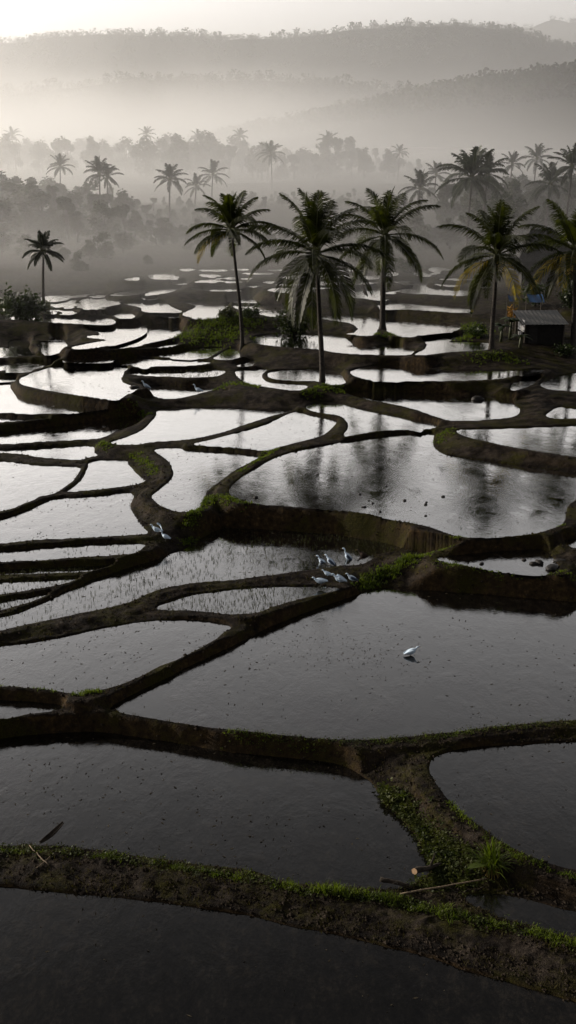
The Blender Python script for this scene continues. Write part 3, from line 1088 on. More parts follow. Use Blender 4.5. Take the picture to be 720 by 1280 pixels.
# young palm standing alone on the left
FAR_LEAF = [leaf_mat('hazy palm leaflets', (.006, .010, .004), (.018, .026, .008), trans=.25, scale=.8, rough=.5, spec=.3), PALM_RIB]
def far_palm(label, px, topy, D, crown_px, seed, group=None, basepx=None, **kw):
    x, y, zt = at_dist(px, topy, D)
    z = gz(x, y) - .3
    if basepx is not None:
        z0 = at_dist(px, basepx, D)[2]
        z = min(z, z0)
    return palm('coconut_palm', label, zt - z, crown_px / FPX * D, seed, (x, y, z), lean=(kw.pop('lean', .4), 0), nf=kw.pop('nf', 18), nl=kw.pop('nl', 22), lw=kw.pop('lw', .16), dry=0, r0=kw.pop('r0', .2), mats=FAR_LEAF, cocos=False, group=group, **kw)

far_palm('small lone palm behind the round bush at the left edge of the pools', 50, 313, 100, 25, 21, r0=.15, nf=19, nl=30, lw=.12, lean=.3)
far_palm('tall palm with the fullest crown, standing before the wood behind the right pools', 587, 222, 150, 40, 22, nf=24, nl=30, lean=.3)
far_palm('slim palm standing clear above the mist near the middle of the wood', 340, 192, 330, 17, 23, nf=16, lean=-.3)
far_palm('palm with wide open crown above the left bushes, a lower crown at its shoulder', 122, 217, 215, 22, 24, nf=17)
far_palm('lower palm close against the wide crowned palm on the left', 132, 220, 221, 16, 25, nf=15)
far_palm('lone palm with a dome crown between the left trees and the leaning near palm', 210, 224, 215, 20, 26, nf=19)
far_palm('pale palm just left of and behind the leaning near palm', 264, 218, 265, 19, 27, nf=15)
far_palm('small dark palm half behind the leaning near palm', 243, 232, 245, 15, 28, nf=15)
far_palm('palm poking out of the hazy bushes far left', 73, 208, 260, 16, 29, nf=16)
far_palm('low palm half hidden in haze right of the second near crown', 522, 235, 190, 24, 30, nf=16)
far_palm('thin pale palm behind the low hazy palm', 543, 218, 255, 17, 31, nf=15)
far_palm('palm at the right shoulder of the fullest back palm', 606, 217, 163, 26, 32, nf=18)
far_palm('pale palm high in the haze right of the back trees', 669, 198, 270, 19, 33, nf=17)
far_palm('wide low palm in front of the dim wood on the right', 685, 230, 172, 29, 34, nf=18)
far_palm('dark palm at the right picture edge above the near palm', 712, 208, 165, 28, 35, nf=20)
far_palm('palm crown with stiff leaves just right of the fullest back palm, rising from trees', 638, 205, 255, 17, 36, nf=15)
far_palm('dim palm in the mist above the centre palm', 409, 176, 400, 13, 37, nf=16)
far_palm('faint palm in the mist above the third near palm', 498, 190, 380, 11, 38, nf=15)
far_palm('faint palm standing in the far mist left of the middle', 182, 168, 430, 11, 39, nf=15)
far_palm('faint palm at the left end of the far misty wood', 14, 170, 430, 12, 40, nf=15)
far_palm('faint palm right of the other far ones over the left wood', 299, 170, 430, 10, 41, nf=15)
far_palm('faint palm with a flat crown in the far left mist', 246, 172, 430, 11, 42, nf=15)

# ------------------------------------------------------------------ broadleaf trees and bushes of the wood
TREE_LEAF = leaf_mat('broadleaf crown', (.008, .013, .005), (.032, .042, .014), trans=.2, scale=.5, rough=.6, spec=.15)
TREE_BARK = simple_mat('tree bark', (.03, .026, .022), rough=.95, var=.5, scale=4, bump=.5, spec=.05)

def make_tree(seed, h, w, nleaf, trunk_h=.35, q=(.22, .45)):
    """mesh data (trunk, crown) of one broadleaf tree"""
    g = random.Random(seed)
    tr = MB()
    top = Vector((g.uniform(-.3, .3), g.uniform(-.3, .3), h * .72))
    tr.tube([(0, 0, -.6), (0.05, 0, h * .2), tuple(top * .62), tuple(top)], [.05 * h * .5 + .08, .02 * h + .06, .015 * h + .04, .03], 7)
    lobes = []
    for k in range(g.randint(7, 11)):
        a = k * 2.4 + g.uniform(-.4, .4)
        zz = h * (trunk_h + (1 - trunk_h) * g.uniform(.12, .85))
        rr = w * g.uniform(.15, .62) * (1.15 - .6 * (zz / h))
        c = Vector((math.cos(a) * rr, math.sin(a) * rr, zz))
        lobes.append((c, w * g.uniform(.22, .42)))
        s = Vector((0.03, 0, h * g.uniform(.22, .5)))
        tr.tube([s, s.lerp(c, .55) + Vector((0, 0, -.1 * h * .3)), c], [.012 * h + .03, .008 * h + .02, .012], 5, cap=False)
    lobes.append((Vector((top.x, top.y, h * .86)), w * .26))
    cr = MB()
    tot = sum(r * r for _, r in lobes)
    for c, r in lobes:
        for _ in range(int(nleaf * r * r / tot)):
            d = Vector((g.gauss(0, 1), g.gauss(0, 1), g.gauss(0, .8)))
            d = d / (d.length + 1e-6) * r * g.uniform(.25, 1.12) ** .6
            p = c + d
            s = g.uniform(*q) * (h / 10) ** .5
            a = Vector((g.uniform(-1, 1), g.uniform(-1, 1), g.uniform(-.8, .5))).normalized()
            b = a.cross(Vector((g.uniform(-1, 1), g.uniform(-1, 1), g.uniform(-1, 1)))).normalized()
            cr.add([tuple(p - a * s), tuple(p + b * s * .45), tuple(p + a * s), tuple(p - b * s * .45)], [(0, 1, 2, 3)])
    return tr.mesh('trunk', TREE_BARK, True), cr.mesh('crown', TREE_LEAF)

VAR = [make_tree(100 + i, [10, 11, 9, 12, 8, 10][i], [4.6, 4.0, 5.0, 3.4, 4.8, 3.2][i], 2000, [.15, .2, .08, .25, .05, .15][i]) for i in range(6)]
VH = [10, 11, 9, 12, 8, 10]
def tree(label, px, topy, D, v, group, wide=1.0, rz=0.0):
    x, y, zt = at_dist(px, topy, D)
    z = gz(x, y) - .2
    s = max(.25, (zt - z) / (VH[v] * 1.0))
    t = thing('broadleaf_tree', label, 'tree', (x, y, z), rz, group)
    t.scale = (s * wide, s * wide, s)
    obj('trunk', VAR[v][0], t)
    obj('crown', VAR[v][1], t)
    return t

g = random.Random(5)
GL = 'trees of the misty wood behind the left pools'
LL = 'grey green tree of the misty wood behind the left pools'
for i in range(100):
    px = -60 + 330 * (i + g.uniform(-.4, .4)) / 100
    base = np.interp(px, [-60, 60, 110, 150, 170, 200, 260, 330], [212, 214, 224, 228, 232, 246, 250, 258])
    fr = i % 2
    D = g.choice([172, 184, 195]) if fr else g.choice([212, 230, 250])
    tree(LL, px, base + (g.uniform(22, 62) if fr else g.uniform(-2, 24)), D + g.uniform(-8, 8), g.randrange(6), GL, g.uniform(1.0, 1.5), g.uniform(0, 6))
GR = 'trees of the dim wood behind the right pools'
LR = 'dim grey tree of the wood behind the right pools'
for i in range(92):
    px = 425 + 375 * (i + g.uniform(-.4, .4)) / 92
    base = np.interp(px, [430, 480, 520, 560, 620, 640, 680, 800], [256, 248, 236, 226, 214, 204, 216, 208])
    fr = i % 2
    D = g.choice([168, 180, 192]) if fr else g.choice([208, 230, 255])
    tree(LR, px, base + (g.uniform(24, 70) if fr else g.uniform(0, 28)), D + g.uniform(-8, 8), g.randrange(6), GR, g.uniform(1.0, 1.5), g.uniform(0, 6))
GC = 'low trees in the mist behind the three middle palms'
for i in range(24):
    px = 290 + 190 * (i + g.uniform(-.4, .4)) / 24
    tree('low tree fading into the mist behind the three middle palms', px, 244 + g.uniform(-8, 22), g.uniform(245, 300), g.randrange(6), GC, g.uniform(1, 1.4), g.uniform(0, 6))
GF = 'faint trees of the second misty wood'
for i in range(78):
    px = -50 + 580 * (i + g.uniform(-.4, .4)) / 78
    base = np.interp(px, [-50, 100, 180, 240, 300, 345, 372, 400, 440, 480, 520, 540], [164, 170, 168, 166, 166, 182, 184, 172, 172, 184, 196, 210])
    tree('faint tree in the second misty wood below the hills', px, base + g.uniform(-3, 20), g.uniform(385, 470), g.randrange(6), GF, g.uniform(.9, 1.3), g.uniform(0, 6))

GS = 'low scrub in the mist just behind the last pools'
for i in range(46):
    px = -40 + 800 * (i + g.uniform(-.45, .45)) / 46
    D = g.uniform(122, 168)
    x, y, _z = at_dist(px, 300, D)
    z = gz(x, y) - .15
    hgt = g.uniform(1.2, 3.4)
    v = g.choice([2, 4, 0])
    t = thing('shrub', 'hazy low shrub in the mist just behind the last pools', 'shrub', (x, y, z), g.uniform(0, 6), GS)
    s = hgt / VH[v]
    t.scale = (s * 1.35, s * 1.35, s)
    obj('stems', VAR[v][0], t)
    obj('crown', VAR[v][1], t)
# ------------------------------------------------------------------ ground plants
GRASS = leaf_mat('bund grass', (.035, .055, .006), (.095, .125, .014), trans=.4, scale=1.5, rough=.6, spec=.15)
WEED = leaf_mat('weed leaves', (.018, .028, .005), (.060, .068, .012), trans=.3, scale=3.0, rough=.6, spec=.15)
SEEDLING = leaf_mat('rice seedling blades', (.02, .024, .014), (.055, .058, .03), trans=.3, scale=2.0, rough=.6, spec=.1)
DRYGRASS = leaf_mat('dry grass blades', (.09, .07, .02), (.19, .14, .045), trans=.4, scale=2.0, rough=.7, spec=.1)

def blade(mb, p, az, h, lean, w, bend=.5):
    d = Vector((math.cos(az), math.sin(az), 0))
    s = Vector((-math.sin(az), math.cos(az), 0)) * w * .5
    a = Vector(p)
    b = a + Vector((0, 0, h * .6)) + d * lean * .4
    c = a + Vector((0, 0, h * (1 - bend * .35))) + d * lean
    mb.add([tuple(a - s), tuple(a + s), tuple(b + s * .75), tuple(b - s * .75), tuple(c)], [(0, 1, 2, 3), (3, 2, 4)])

def polyline_pts(pts, n, spread, g):
    """n random world points along a pixel polyline (given with levels)"""
    W_ = [Vector((*unproj(px, py, z), z)) for px, py, z in pts]
    ln = [(W_[i + 1] - W_[i]).length for i in range(len(W_) - 1)]
    out = []
    for _ in range(n):
        i = g.choices(range(len(ln)), ln)[0]
        p = W_[i].lerp(W_[i + 1], g.random())
        out.append((p.x + g.gauss(0, spread), p.y + g.gauss(0, spread)))
    return out

def heights(pts):
    h, d = ground_height(np.array(pts))
    return h, d

gg = random.Random(31)
gm = MB()
wm = MB()
def grass_line(pts, n, spread, h0, h1, w=.018, blades=7, clump=True):
    P_ = polyline_pts(pts, n, spread, gg)
    hh, dd = heights(P_)
    for (x, y), z, d in zip(P_, hh, dd):
        if d <= .03:
            continue
        k = .5 + .5 * mnoise.noise(Vector((x * 1.3, y * 1.3, 4.0)))
        if clump and k < gg.uniform(.25, .7):
            continue
        H_ = gg.uniform(h0, h1) * (.5 + k)
        for _ in range(blades):
            az = gg.uniform(0, 6.28)
            blade(gm, (x + gg.gauss(0, .04), y + gg.gauss(0, .04), z - .02), az, H_ * gg.uniform(.5, 1.1), H_ * gg.uniform(.1, .8), w)

def weed_patch(pts, n, spread, s0, s1, up=.08):
    P_ = polyline_pts(pts, n, spread, gg)
    hh, dd = heights(P_)
    for (x, y), z, d in zip(P_, hh, dd):
        if d <= .02:
            continue
        for _ in range(5):
            s = gg.uniform(s0, s1)
            c = Vector((x + gg.gauss(0, .05), y + gg.gauss(0, .05), z + gg.uniform(0, up)))
            a = Vector((gg.uniform(-1, 1), gg.uniform(-1, 1), gg.uniform(-.2, .7))).normalized()
            b = a.cross(Vector((gg.uniform(-.5, .5), gg.uniform(-.5, .5), 1))).normalized() * s * .42
            wm.add([tuple(c), tuple(c + a * s * .5 + b), tuple(c + a * s), tuple(c + a * s * .5 - b)], [(0, 1, 2, 3)])

edge0 = [(-40, 1052, .55), (60, 1058, .55), (140, 1065, .55), (200, 1073, .55), (250, 1081, .55), (320, 1092, .55), (370, 1104, .55), (420, 1110, .55), (480, 1117, .55), (540, 1130, .5), (600, 1147, .5), (660, 1162, .45), (720, 1180, .45), (800, 1200, .45)]
grass_line(edge0, 900, .05, .05, .13)
grass_line(edge0[4:], 520, .07, .08, .22)
grass_line(edge0[8:], 320, .09, .10, .24)
grass_line([(360, 1102, .55), (385, 1106, .55), (480, 1116, .55), (520, 1122, .5)], 130, .05, .16, .3)
weed_patch(edge0, 700, .12, .03, .07)
grass_line([(280, 914, .85), (360, 923, .85), (430, 928, .85), (550, 920, .85), (640, 909, .85), (720, 902, .85), (820, 893, .85)], 520, .06, .03, .08)
weed_patch([(280, 914, .85), (360, 923, .85), (430, 928, .85), (550, 920, .85), (640, 909, .85), (720, 902, .85)], 500, .10, .02, .05)
grass_line([(-40, 856, 1.0), (30, 860, 1.0), (66, 865, 1.0), (122, 868, 1.0)], 260, .05, .06, .13)
grass_line([(92, 872, .95), (125, 870, .95)], 90, .06, .10, .2)
# leafy bank between the two lower right pools
weed_patch([(468, 972, .75), (492, 1004, .72), (515, 1034, .7), (545, 1072, .65), (560, 1086, .6)], 1500, .16, .04, .10, .12)
weed_patch([(490, 975, .85), (520, 1010, .8), (560, 1050, .75), (600, 1075, .7)], 900, .2, .03, .08, .08)
grass_line([(488, 968, .85), (495, 985, .85)], 30, .10, .12, .24, .03)
grass_line([(560, 1000, .75), (605, 1042, .75), (650, 1070, .75), (720, 1095, .7), (800, 1112, .7)], 260, .06, .05, .12)
weed_patch([(470, 1085, .5), (540, 1100, .5), (600, 1090, .6)], 350, .14, .03, .08, .08)
# moss and grass on the mid-distance bunds
for pts, n, sp, h0, h1 in [
    ([(452, 716, 1.5), (470, 705, 1.6), (500, 697, 1.6), (530, 690, 1.6)], 420, .22, .08, .2),
    ([(540, 690, 1.6), (600, 683, 1.6), (700, 668, 1.7)], 220, .12, .05, .12),
    ([(540, 706, 1.55), (620, 716, 1.55), (720, 722, 1.5)], 260, .15, .04, .1),
    ([(236, 655, 1.7), (250, 638, 1.8), (268, 622, 1.95), (285, 626, 2.0), (310, 632, 2.0)], 420, .2, .06, .16),
    ([(225, 672, 1.5), (262, 660, 1.6)], 160, .14, .05, .12),
    ([(165, 566, 1.9), (182, 575, 1.95), (196, 590, 1.95)], 200, .16, .06, .15),
    ([(126, 555, 1.9), (135, 562, 1.9)], 80, .15, .06, .15),
    ([(322, 570, 2.05), (345, 563, 2.05), (300, 592, 2.0)], 160, .12, .06, .15),
    ([(165, 512, 2.2), (186, 516, 2.15), (150, 513, 2.2)], 160, .16, .08, .2),
    ([(385, 488, 2.9), (405, 480, 3.0), (430, 484, 2.9)], 260, .3, .08, .22),
    ([(545, 534, 2.7), (560, 532, 2.7), (548, 545, 2.6)], 120, .2, .06, .16),
    ([(270, 480, 2.8), (290, 475, 2.9), (330, 482, 2.9)], 160, .25, .08, .2),
    ([(228, 420, 3.8), (245, 410, 4.0), (270, 405, 4.1), (290, 415, 3.9), (250, 425, 3.6)], 900, .8, .12, .32),
    ([(285, 395, 4.4), (300, 402, 4.3), (320, 405, 4.2)], 300, .6, .15, .4),
    ([(585, 405, 4.3), (600, 415, 4.2), (575, 425, 4.0)], 300, .6, .12, .35),
    ([(590, 446, 3.8), (620, 443, 3.8), (650, 446, 3.8)], 220, .5, .08, .22),
    ([(460, 418, 4.1), (478, 420, 4.1), (500, 420, 4.1)], 160, .4, .08, .2)]:
    grass_line(pts, n, sp, h0, h1, w=.028, blades=6, clump=False)
tag(gm.build('grass', GRASS), kind='stuff')
tag(wm.build('weeds', WEED), kind='stuff')

# crumbled clods and dead stubble on the bund tops and edges
CLOD = simple_mat('crumbled soil', (.028, .022, .017), rough=.95, var=.7, scale=6, spec=.03)
gi = np.nonzero((DM > .02) & (DM < .75) & (P[:, 1] < 60) & (np.abs(P[:, 0]) < P[:, 1] * .32))[0]
wgt = 1.0 / (1 + (P[gi, 1] / 22.0) ** 2)
rs = np.random.RandomState(3)
cm = MB()
sel = rs.choice(gi, 5200, replace=False)
for i in sel:
    x, y, z = float(P[i, 0]), float(P[i, 1]), float(H[i])
    s = gg.uniform(.008, .03) * (1 + y / 45) * (1.6 if gg.random() < .06 else 1)
    q = [Vector((gg.uniform(.6, 1.3) * a, gg.uniform(.6, 1.3) * b, gg.uniform(.4, .9) * c_)) * s for a, b, c_ in ((1, 0, 0), (0, 1, 0), (-1, 0, 0), (0, -1, 0), (0, 0, 1), (0, 0, -1))]
    o0 = Vector((x + gg.gauss(0, .02), y + gg.gauss(0, .02), z + s * .2))
    cm.add([tuple(o0 + w_) for w_ in q], [(0, 1, 4), (1, 2, 4), (2, 3, 4), (3, 0, 4), (1, 0, 5), (2, 1, 5), (3, 2, 5), (0, 3, 5)])
tag(cm.build('soil_crumbs', CLOD), kind='stuff')
cm = MB()
for i in rs.choice(gi, 5200, replace=False):
    x, y, z = float(P[i, 0]), float(P[i, 1]), float(H[i])
    if mnoise.noise(Vector((x * .9, y * .9, 7.0))) < gg.uniform(-.4, .35):
        continue
    for _ in range(3):
        hh_ = gg.uniform(.025, .10) * (1 + y / 60)
        blade(cm, (x + gg.gauss(0, .03), y + gg.gauss(0, .03), z - .01), gg.uniform(0, 6.28), hh_, hh_ * gg.uniform(.2, 1.3), .007 * (1 + y / 40), .8)
STUBBLE = leaf_mat('dead stubble blades', (.02, .018, .008), (.075, .062, .026), trans=.3, scale=1.5, rough=.8, spec=.05)
tag(cm.build('stubble', STUBBLE), kind='stuff')

# rice seedlings standing in rows in the shallow middle pools
sm = MB()
def seed_pond(k, n, h0, h1, test=None):
    poly = W[k]
    lo, hi = poly.min(0), poly.max(0)
    pts = []
    while len(pts) < n:
        c = np.stack([np.random.RandomState(k * 77 + len(pts)).uniform(lo[0], hi[0], n * 3), np.random.RandomState(k * 77 + len(pts) + 1).uniform(lo[1], hi[1], n * 3)], 1)
        c = c[inside(c, poly)]
        pts += [tuple(q) for q in c]
    for x, y in pts[:n]:
        pv = proj(x, y, PONDS[k][0])
        if not (-30 < pv[0] < 750):
            continue
        dens = .5 + .5 * mnoise.noise(Vector((x * .5, y * .5, 9.0)))
        if dens < gg.uniform(0, .75):
            continue
        if test and not test(pv[0], pv[1]):
            continue
        for _ in range(gg.randint(2, 4)):
            H_ = gg.uniform(h0, h1)
            blade(sm, (x + gg.gauss(0, .02), y + gg.gauss(0, .02), PONDS[k][0] - .01), gg.uniform(0, 6.28), H_, H_ * gg.uniform(.1, .7), .011, .7)
seed_pond(8, 2300, .06, .17)
seed_pond(7, 700, .06, .15)
for k in (10, 11, 12):
    seed_pond(k, 500, .05, .13)
seed_pond(9, 260, .05, .12, lambda a, b: a > 80)
seed_pond(33, 500, .08, .18, lambda a, b: a > 200)
tag(sm.build('rice_seedlings', SEEDLING), kind='stuff')

# straw and leaf crumbs floating on the water
CRUMB = simple_mat('floating straw crumbs', (.05, .042, .03), rough=.9, var=.7, scale=.8, spec=.05)
fm = MB()
for k, n in ((0, 420), (1, 700), (3, 320), (4, 800), (5, 420), (8, 500), (13, 300), (14, 160), (21, 1100), (19, 200), (20, 160), (26, 120), (35, 160), (24, 160)):
    poly = W[k]
    lo, hi = poly.min(0), poly.max(0)
    c = np.stack([np.random.RandomState(k).uniform(lo[0], hi[0], n * 3), np.random.RandomState(k + 500).uniform(lo[1], hi[1], n * 3)], 1)
    c = c[inside(c, poly)]
    for x, y in c[:n]:
        if mnoise.noise(Vector((x * .4, y * .4, 2.0))) < gg.uniform(-.35, .3):
            continue
        s = gg.uniform(.008, .03) * (1 + y / 60)
        az = gg.uniform(0, 3.14)
        a = Vector((math.cos(az), math.sin(az), 0)) * s * gg.uniform(.6, 2)
        b = Vector((-a.y, a.x, 0)).normalized() * s * .5
        p = Vector((x, y, PONDS[k][0] + .006))
        up = Vector((0, 0, gg.uniform(.0, .02)))
        fm.add([tuple(p - a), tuple(p - b), tuple(p + a + up), tuple(p + b + up)], [(0, 1, 2, 3)])
for _ in range(380):
    cx, cy_ = gg.gauss(425, 55), gg.gauss(815, 13)
    x, y = unproj(cx, cy_ + (cx - 425) * .12, PONDS[4][0])
    s = gg.uniform(.008, .03)
    az = gg.uniform(0, 3.14)
    a = Vector((math.cos(az), math.sin(az), 0)) * s * gg.uniform(.7, 1.8)
    b = Vector((-a.y, a.x, 0)).normalized() * s * .6
    p = Vector((x, y, PONDS[4][0] + .006))
    up = Vector((0, 0, gg.uniform(.0, .02)))
    fm.add([tuple(p - a), tuple(p - b), tuple(p + a + up), tuple(p + b + up)], [(0, 1, 2, 3)])
tag(fm.build('floating_debris', CRUMB), kind='stuff')

# ------------------------------------------------------------------ stones and clods
MUDLUMP = simple_mat('wet mud lump', (.012, .010, .009), rough=.6, var=.5, scale=9, bump=.6, spec=.3)
def lump_mesh(seed, s):
    g = random.Random(seed)
    bmv = []
    rings = []
    for j in range(6):
        th = math.pi * (j + .35) / 6
        ring = []
        for b in range(9):
            a = b * 2 * math.pi / 9
            d = Vector((math.sin(th) * math.cos(a), math.sin(th) * math.sin(a), -math.cos(th)))
            r = s * (1 + .35 * mnoise.noise(d * 1.7 + Vector((seed, 0, 0))))
            ring.append((d.x * r * 1.25, d.y * r, d.z * r * .75))
        rings.append(ring)
    m = MB()
    m.loft(rings)
    return m.mesh('mud_clod', MUDLUMP, True)
LUMPS = [lump_mesh(i, .085) for i in range(4)]
for i, (px, py) in enumerate([(320, 622), (450, 618), (461, 626), (466, 629), (453, 634), (456, 634), (475, 640), (506, 626), (532, 631), (533, 628), (554, 621), (483, 608), (532, 645)]):
    x, y = unproj(px, py, PONDS[21][0])
    o = obj('mud_clod', LUMPS[i % 4])
    o.location = (x, y, PONDS[21][0] + .01)
    o.rotation_euler = (0, 0, i * 1.3)
    s = gg.uniform(.55, 1.1)
    o.scale = (s, s, s)
    tag(o, 'small dark mud clod standing out of the large middle pool', 'mud clod', 'mud clods in the large middle pool')
RL = [('dark rock standing alone in the bright pool, right of the middle', 597, 500, 25, .28, .9),
      ('flat dark rubble lump nearest the bank in the small right pool', 690, 711, 22, .22, .6),
      ('largest dark rubble lump in the small right pool', 674, 704, 22, .15, .9),
      ('dark rubble lump left of the largest one in the small right pool', 667, 705, 22, .11, .9),
      ('smallest left lump in the small right pool', 602, 705, 22, .08, .8),
      ('dark lump near the front edge of the small right pool', 655, 700, 22, .08, .8),
      ('long low rubble at the right end of the small pool', 700, 702, 22, .17, .6)]
for i, (lab, px, py, k, s, fl) in enumerate(RL):
    x, y = unproj(px, py, PONDS[k][0])
    o = obj('rock', lump_mesh(40 + i, s))
    o.location = (x, y, PONDS[k][0] + s * .25)
    o.rotation_euler = (0, 0, i)
    o.scale = (1.2, 1, fl)
    tag(o, lab, 'rock')
for i, (px, py, s, lab) in enumerate([(168, 492, .3, 'upper of two round stones on the narrow bund by the far bank'), (160, 497, .22, 'lower stone on the narrow bund by the far bank')]):
    x, y = unproj(px, py, 2.45)
    o = obj('stone', lump_mesh(60 + i, s))
    o.location = (x, y, gz(x, y) + s * .3)
    tag(o, lab, 'stone')

# ------------------------------------------------------------------ birds
PLUME = simple_mat('white plumage', (.60, .72, .86), rough=.7, var=.12, scale=14, spec=.15)
DARKWING = simple_mat('dark blue grey wing', (.035, .055, .10), rough=.55, var=.5, scale=18, spec=.3)
BROWNP = simple_mat('brown plumage', (.035, .024, .02), rough=.7, var=.4, scale=18, spec=.15)
BEAK = simple_mat('horn coloured beak', (.22, .15, .05), rough=.5, var=.2, scale=20)
LEG = simple_mat('dark bird leg', (.03, .028, .025), rough=.7, var=.2, scale=20)

def ring(c, d, rx, rz, seg=10):
    d = Vector(d).normalized()
    s = Vector((0, 1, 0))
    u = d.cross(s).normalized()
    if u.z < 0:
        u = -u
    s = u.cross(d)
    return [Vector(c) + s * math.cos(2 * math.pi * k / seg) * rx + u * math.sin(2 * math.pi * k / seg) * rz for k in range(seg)]

def bird(label, x, y, z, rz, size=1.0, pitch=.35, neck=.5, body=None, wing=None, spread=0.0, legs=.16, group=None):
    """standing wading bird, body about half a metre; faces its own +X"""
    body, wing = body or PLUME, wing or DARKWING
    t = thing('bird', label, 'bird', (x, y, z), rz, group, size * .86)
    ca, sa = math.cos(pitch), math.sin(pitch)
    def P_(a, h):          # along the body axis
        return (a * ca - h * sa, 0, legs + .07 + a * sa + h * ca)
    m = MB()
    prof_ = [(-.30, -.01, .012, .006), (-.24, 0, .05, .022), (-.15, .0, .09, .07), (-.05, .0, .112, .105), (.05, .005, .108, .108), (.13, .02, .075, .08)]
    rings = [ring(P_(a, h), (ca, 0, sa), rx, rz_) for a, h, rx, rz_ in prof_]
    b0 = Vector(P_(.17, .05))
    nk = [b0, b0 + Vector((.045, 0, .07 * neck + .02)), b0 + Vector((.04, 0, .17 * neck + .03)), b0 + Vector((.075, 0, .26 * neck + .04)), b0 + Vector((.11, 0, .275 * neck + .045)), b0 + Vector((.15, 0, .26 * neck + .042))]
    rr = [.042, .030, .024, .030, .033, .014]
    for i, (p, r) in enumerate(zip(nk, rr)):
        d = (nk[min(i + 1, 5)] - nk[max(i - 1, 0)])
        rings.append(ring(p, d, r * .9, r))
    m.loft(rings)
    m.build('body', body, t, smooth=True)
    tip = nk[-1]
    bk = MB()
    bk.tube([tip - Vector((.015, 0, 0)), tip + Vector((.05, 0, -.008)), tip + Vector((.10, 0, -.025))], [.012, .008, .002], 6)
    bk.build('beak', BEAK, t)
    for s in (-1, 1):
        w = MB()
        R_ = []
        for i in range(6):
            k = i / 5
            a = .10 - .40 * k
            out = .102 + .02 * math.sin(math.pi * k) - .055 * k + spread * math.sin(math.pi * min(1, k + .25)) * .5
            hh = .035 - .02 * k + spread * .35 * (1 - k)
            hi_ = .052 * math.sin(math.pi * min(1, .25 + .7 * k)) + .006
            c = Vector(P_(a, hh)) + Vector((0, s * out, 0))
            R_.append([c + Vector((-sa * q[1], s * q[0], ca * q[1])) for q in ((-.012, hi_), (.010, hi_ * .6), (.014, -hi_ * .3), (.004, -hi_), (-.014, -hi_ * .7))])
        w.loft(R_)
        w.build('wing', wing, t, smooth=True)
        lg = MB()
        hip = Vector(P_(-.02, -.07)) + Vector((0, s * .035, 0))
        kn = Vector((hip.x - .025, s * .035, legs * .55))
        ft = Vector((hip.x + .005, s * .035, 0))
        lg.tube([hip, kn, ft], [.011, .007, .006], 5)
        for da in (-.5, 0, .5):
            lg.tube([ft, ft + Vector((.05 * math.cos(da), .05 * math.sin(da), .003))], [.005, .002], 4)
        lg.build('leg', LEG, t)
    return t

def photo_bird(label, px, py, z, rz, on_water=None, **kw):
    x, y = unproj(px, py, z)
    if on_water is None:
        for _ in range(4):
            zz = gz(x, y)
            x, y = unproj(px, py, zz)
        z = zz
    else:
        z = z - .03
    return bird(label, x, y, z, rz, **kw)

GB = 'white and blue grey birds gathered on the middle bund'
photo_bird('bird with white head and dark wing, leftmost at the back of the middle flock', 403, 709, 1.35, R(165), pitch=.55, neck=.35, group=GB, size=1.1)
photo_bird('bird with dark back beside the leftmost one in the back row of the flock', 413, 708, 1.35, R(160), pitch=.6, neck=.3, group=GB, size=1.1)
photo_bird('tallest bird of the middle flock, upright with white breast and dark wing', 435, 705, 1.35, R(170), pitch=.75, neck=.6, group=GB, size=1.15, legs=.24)
photo_bird('brown bird at the right end of the middle flock', 454, 701, 1.35, R(170), pitch=.3, neck=.3, group=GB, body=BROWNP, wing=BROWNP, legs=.22, size=1.05)
photo_bird('small pale bird in the middle of the flock between the two rows', 409, 722, 1.25, R(175), pitch=.3, neck=.2, group=GB, wing=PLUME, size=.85)
photo_bird('front left bird of the middle flock, bending to the water', 400, 733, 1.15, R(185), pitch=.05, neck=.15, group=GB, size=1.15, wing=PLUME)
photo_bird('large pale bird at the front of the middle flock with wing half raised', 424, 731, 1.2, R(185), pitch=.35, neck=.2, group=GB, size=1.2, spread=.12, wing=PLUME)
photo_bird('bird at the front right of the middle flock beside the mossy mound', 440, 729, 1.25, R(190), pitch=.4, neck=.25, group=GB, size=1.05)
photo_bird('white bird flapping its wings on the left bank', 196, 668, 1.6, R(170), pitch=.2, neck=.4, spread=.5, wing=PLUME, size=1.05)
photo_bird('white bird standing just below the flapping one on the left bank', 207, 676, 1.5, R(160), pitch=.3, neck=.4, wing=PLUME, size=.95)
photo_bird('lone pale blue bird wading in the wide dark pool', 514, 819, PONDS[4][0], R(10), on_water=4, pitch=.25, neck=.12, size=1.05, legs=.11, wing=PLUME)
photo_bird('small white bird standing below the long far bank', 183, 487, 2.5, R(200), pitch=.5, neck=.5, wing=PLUME, size=1.3)
photo_bird('small white bird on the narrow bund right of the far white one', 248, 492, 2.4, R(180), pitch=.3, neck=.6, wing=PLUME, size=1.3)
photo_bird('tall dark heron standing in the far pool behind the palms', 456, 371, 5.1, R(160), on_water=1, pitch=1.0, neck=.8, size=1.9, body=BROWNP, wing=BROWNP, legs=.22)

# ------------------------------------------------------------------ wood and litter by the front bund
DRIFT = simple_mat('weathered drift wood', (.035, .028, .022), rough=.85, var=.6, scale=7, bump=.5, spec=.15)
PALEWOOD = simple_mat('pale dry stick', (.16, .12, .08), rough=.8, var=.4, scale=12, bump=.3)
CUTEND = simple_mat('pale sawn end', (.42, .27, .16), rough=.8, var=.2, scale=20)
def gpos(px, py, z):
    x, y = unproj(px, py, z)
    for _ in range(5):
        z = gz(x, y)
        x, y = unproj(px, py, z)
    return Vector((x, y, z))

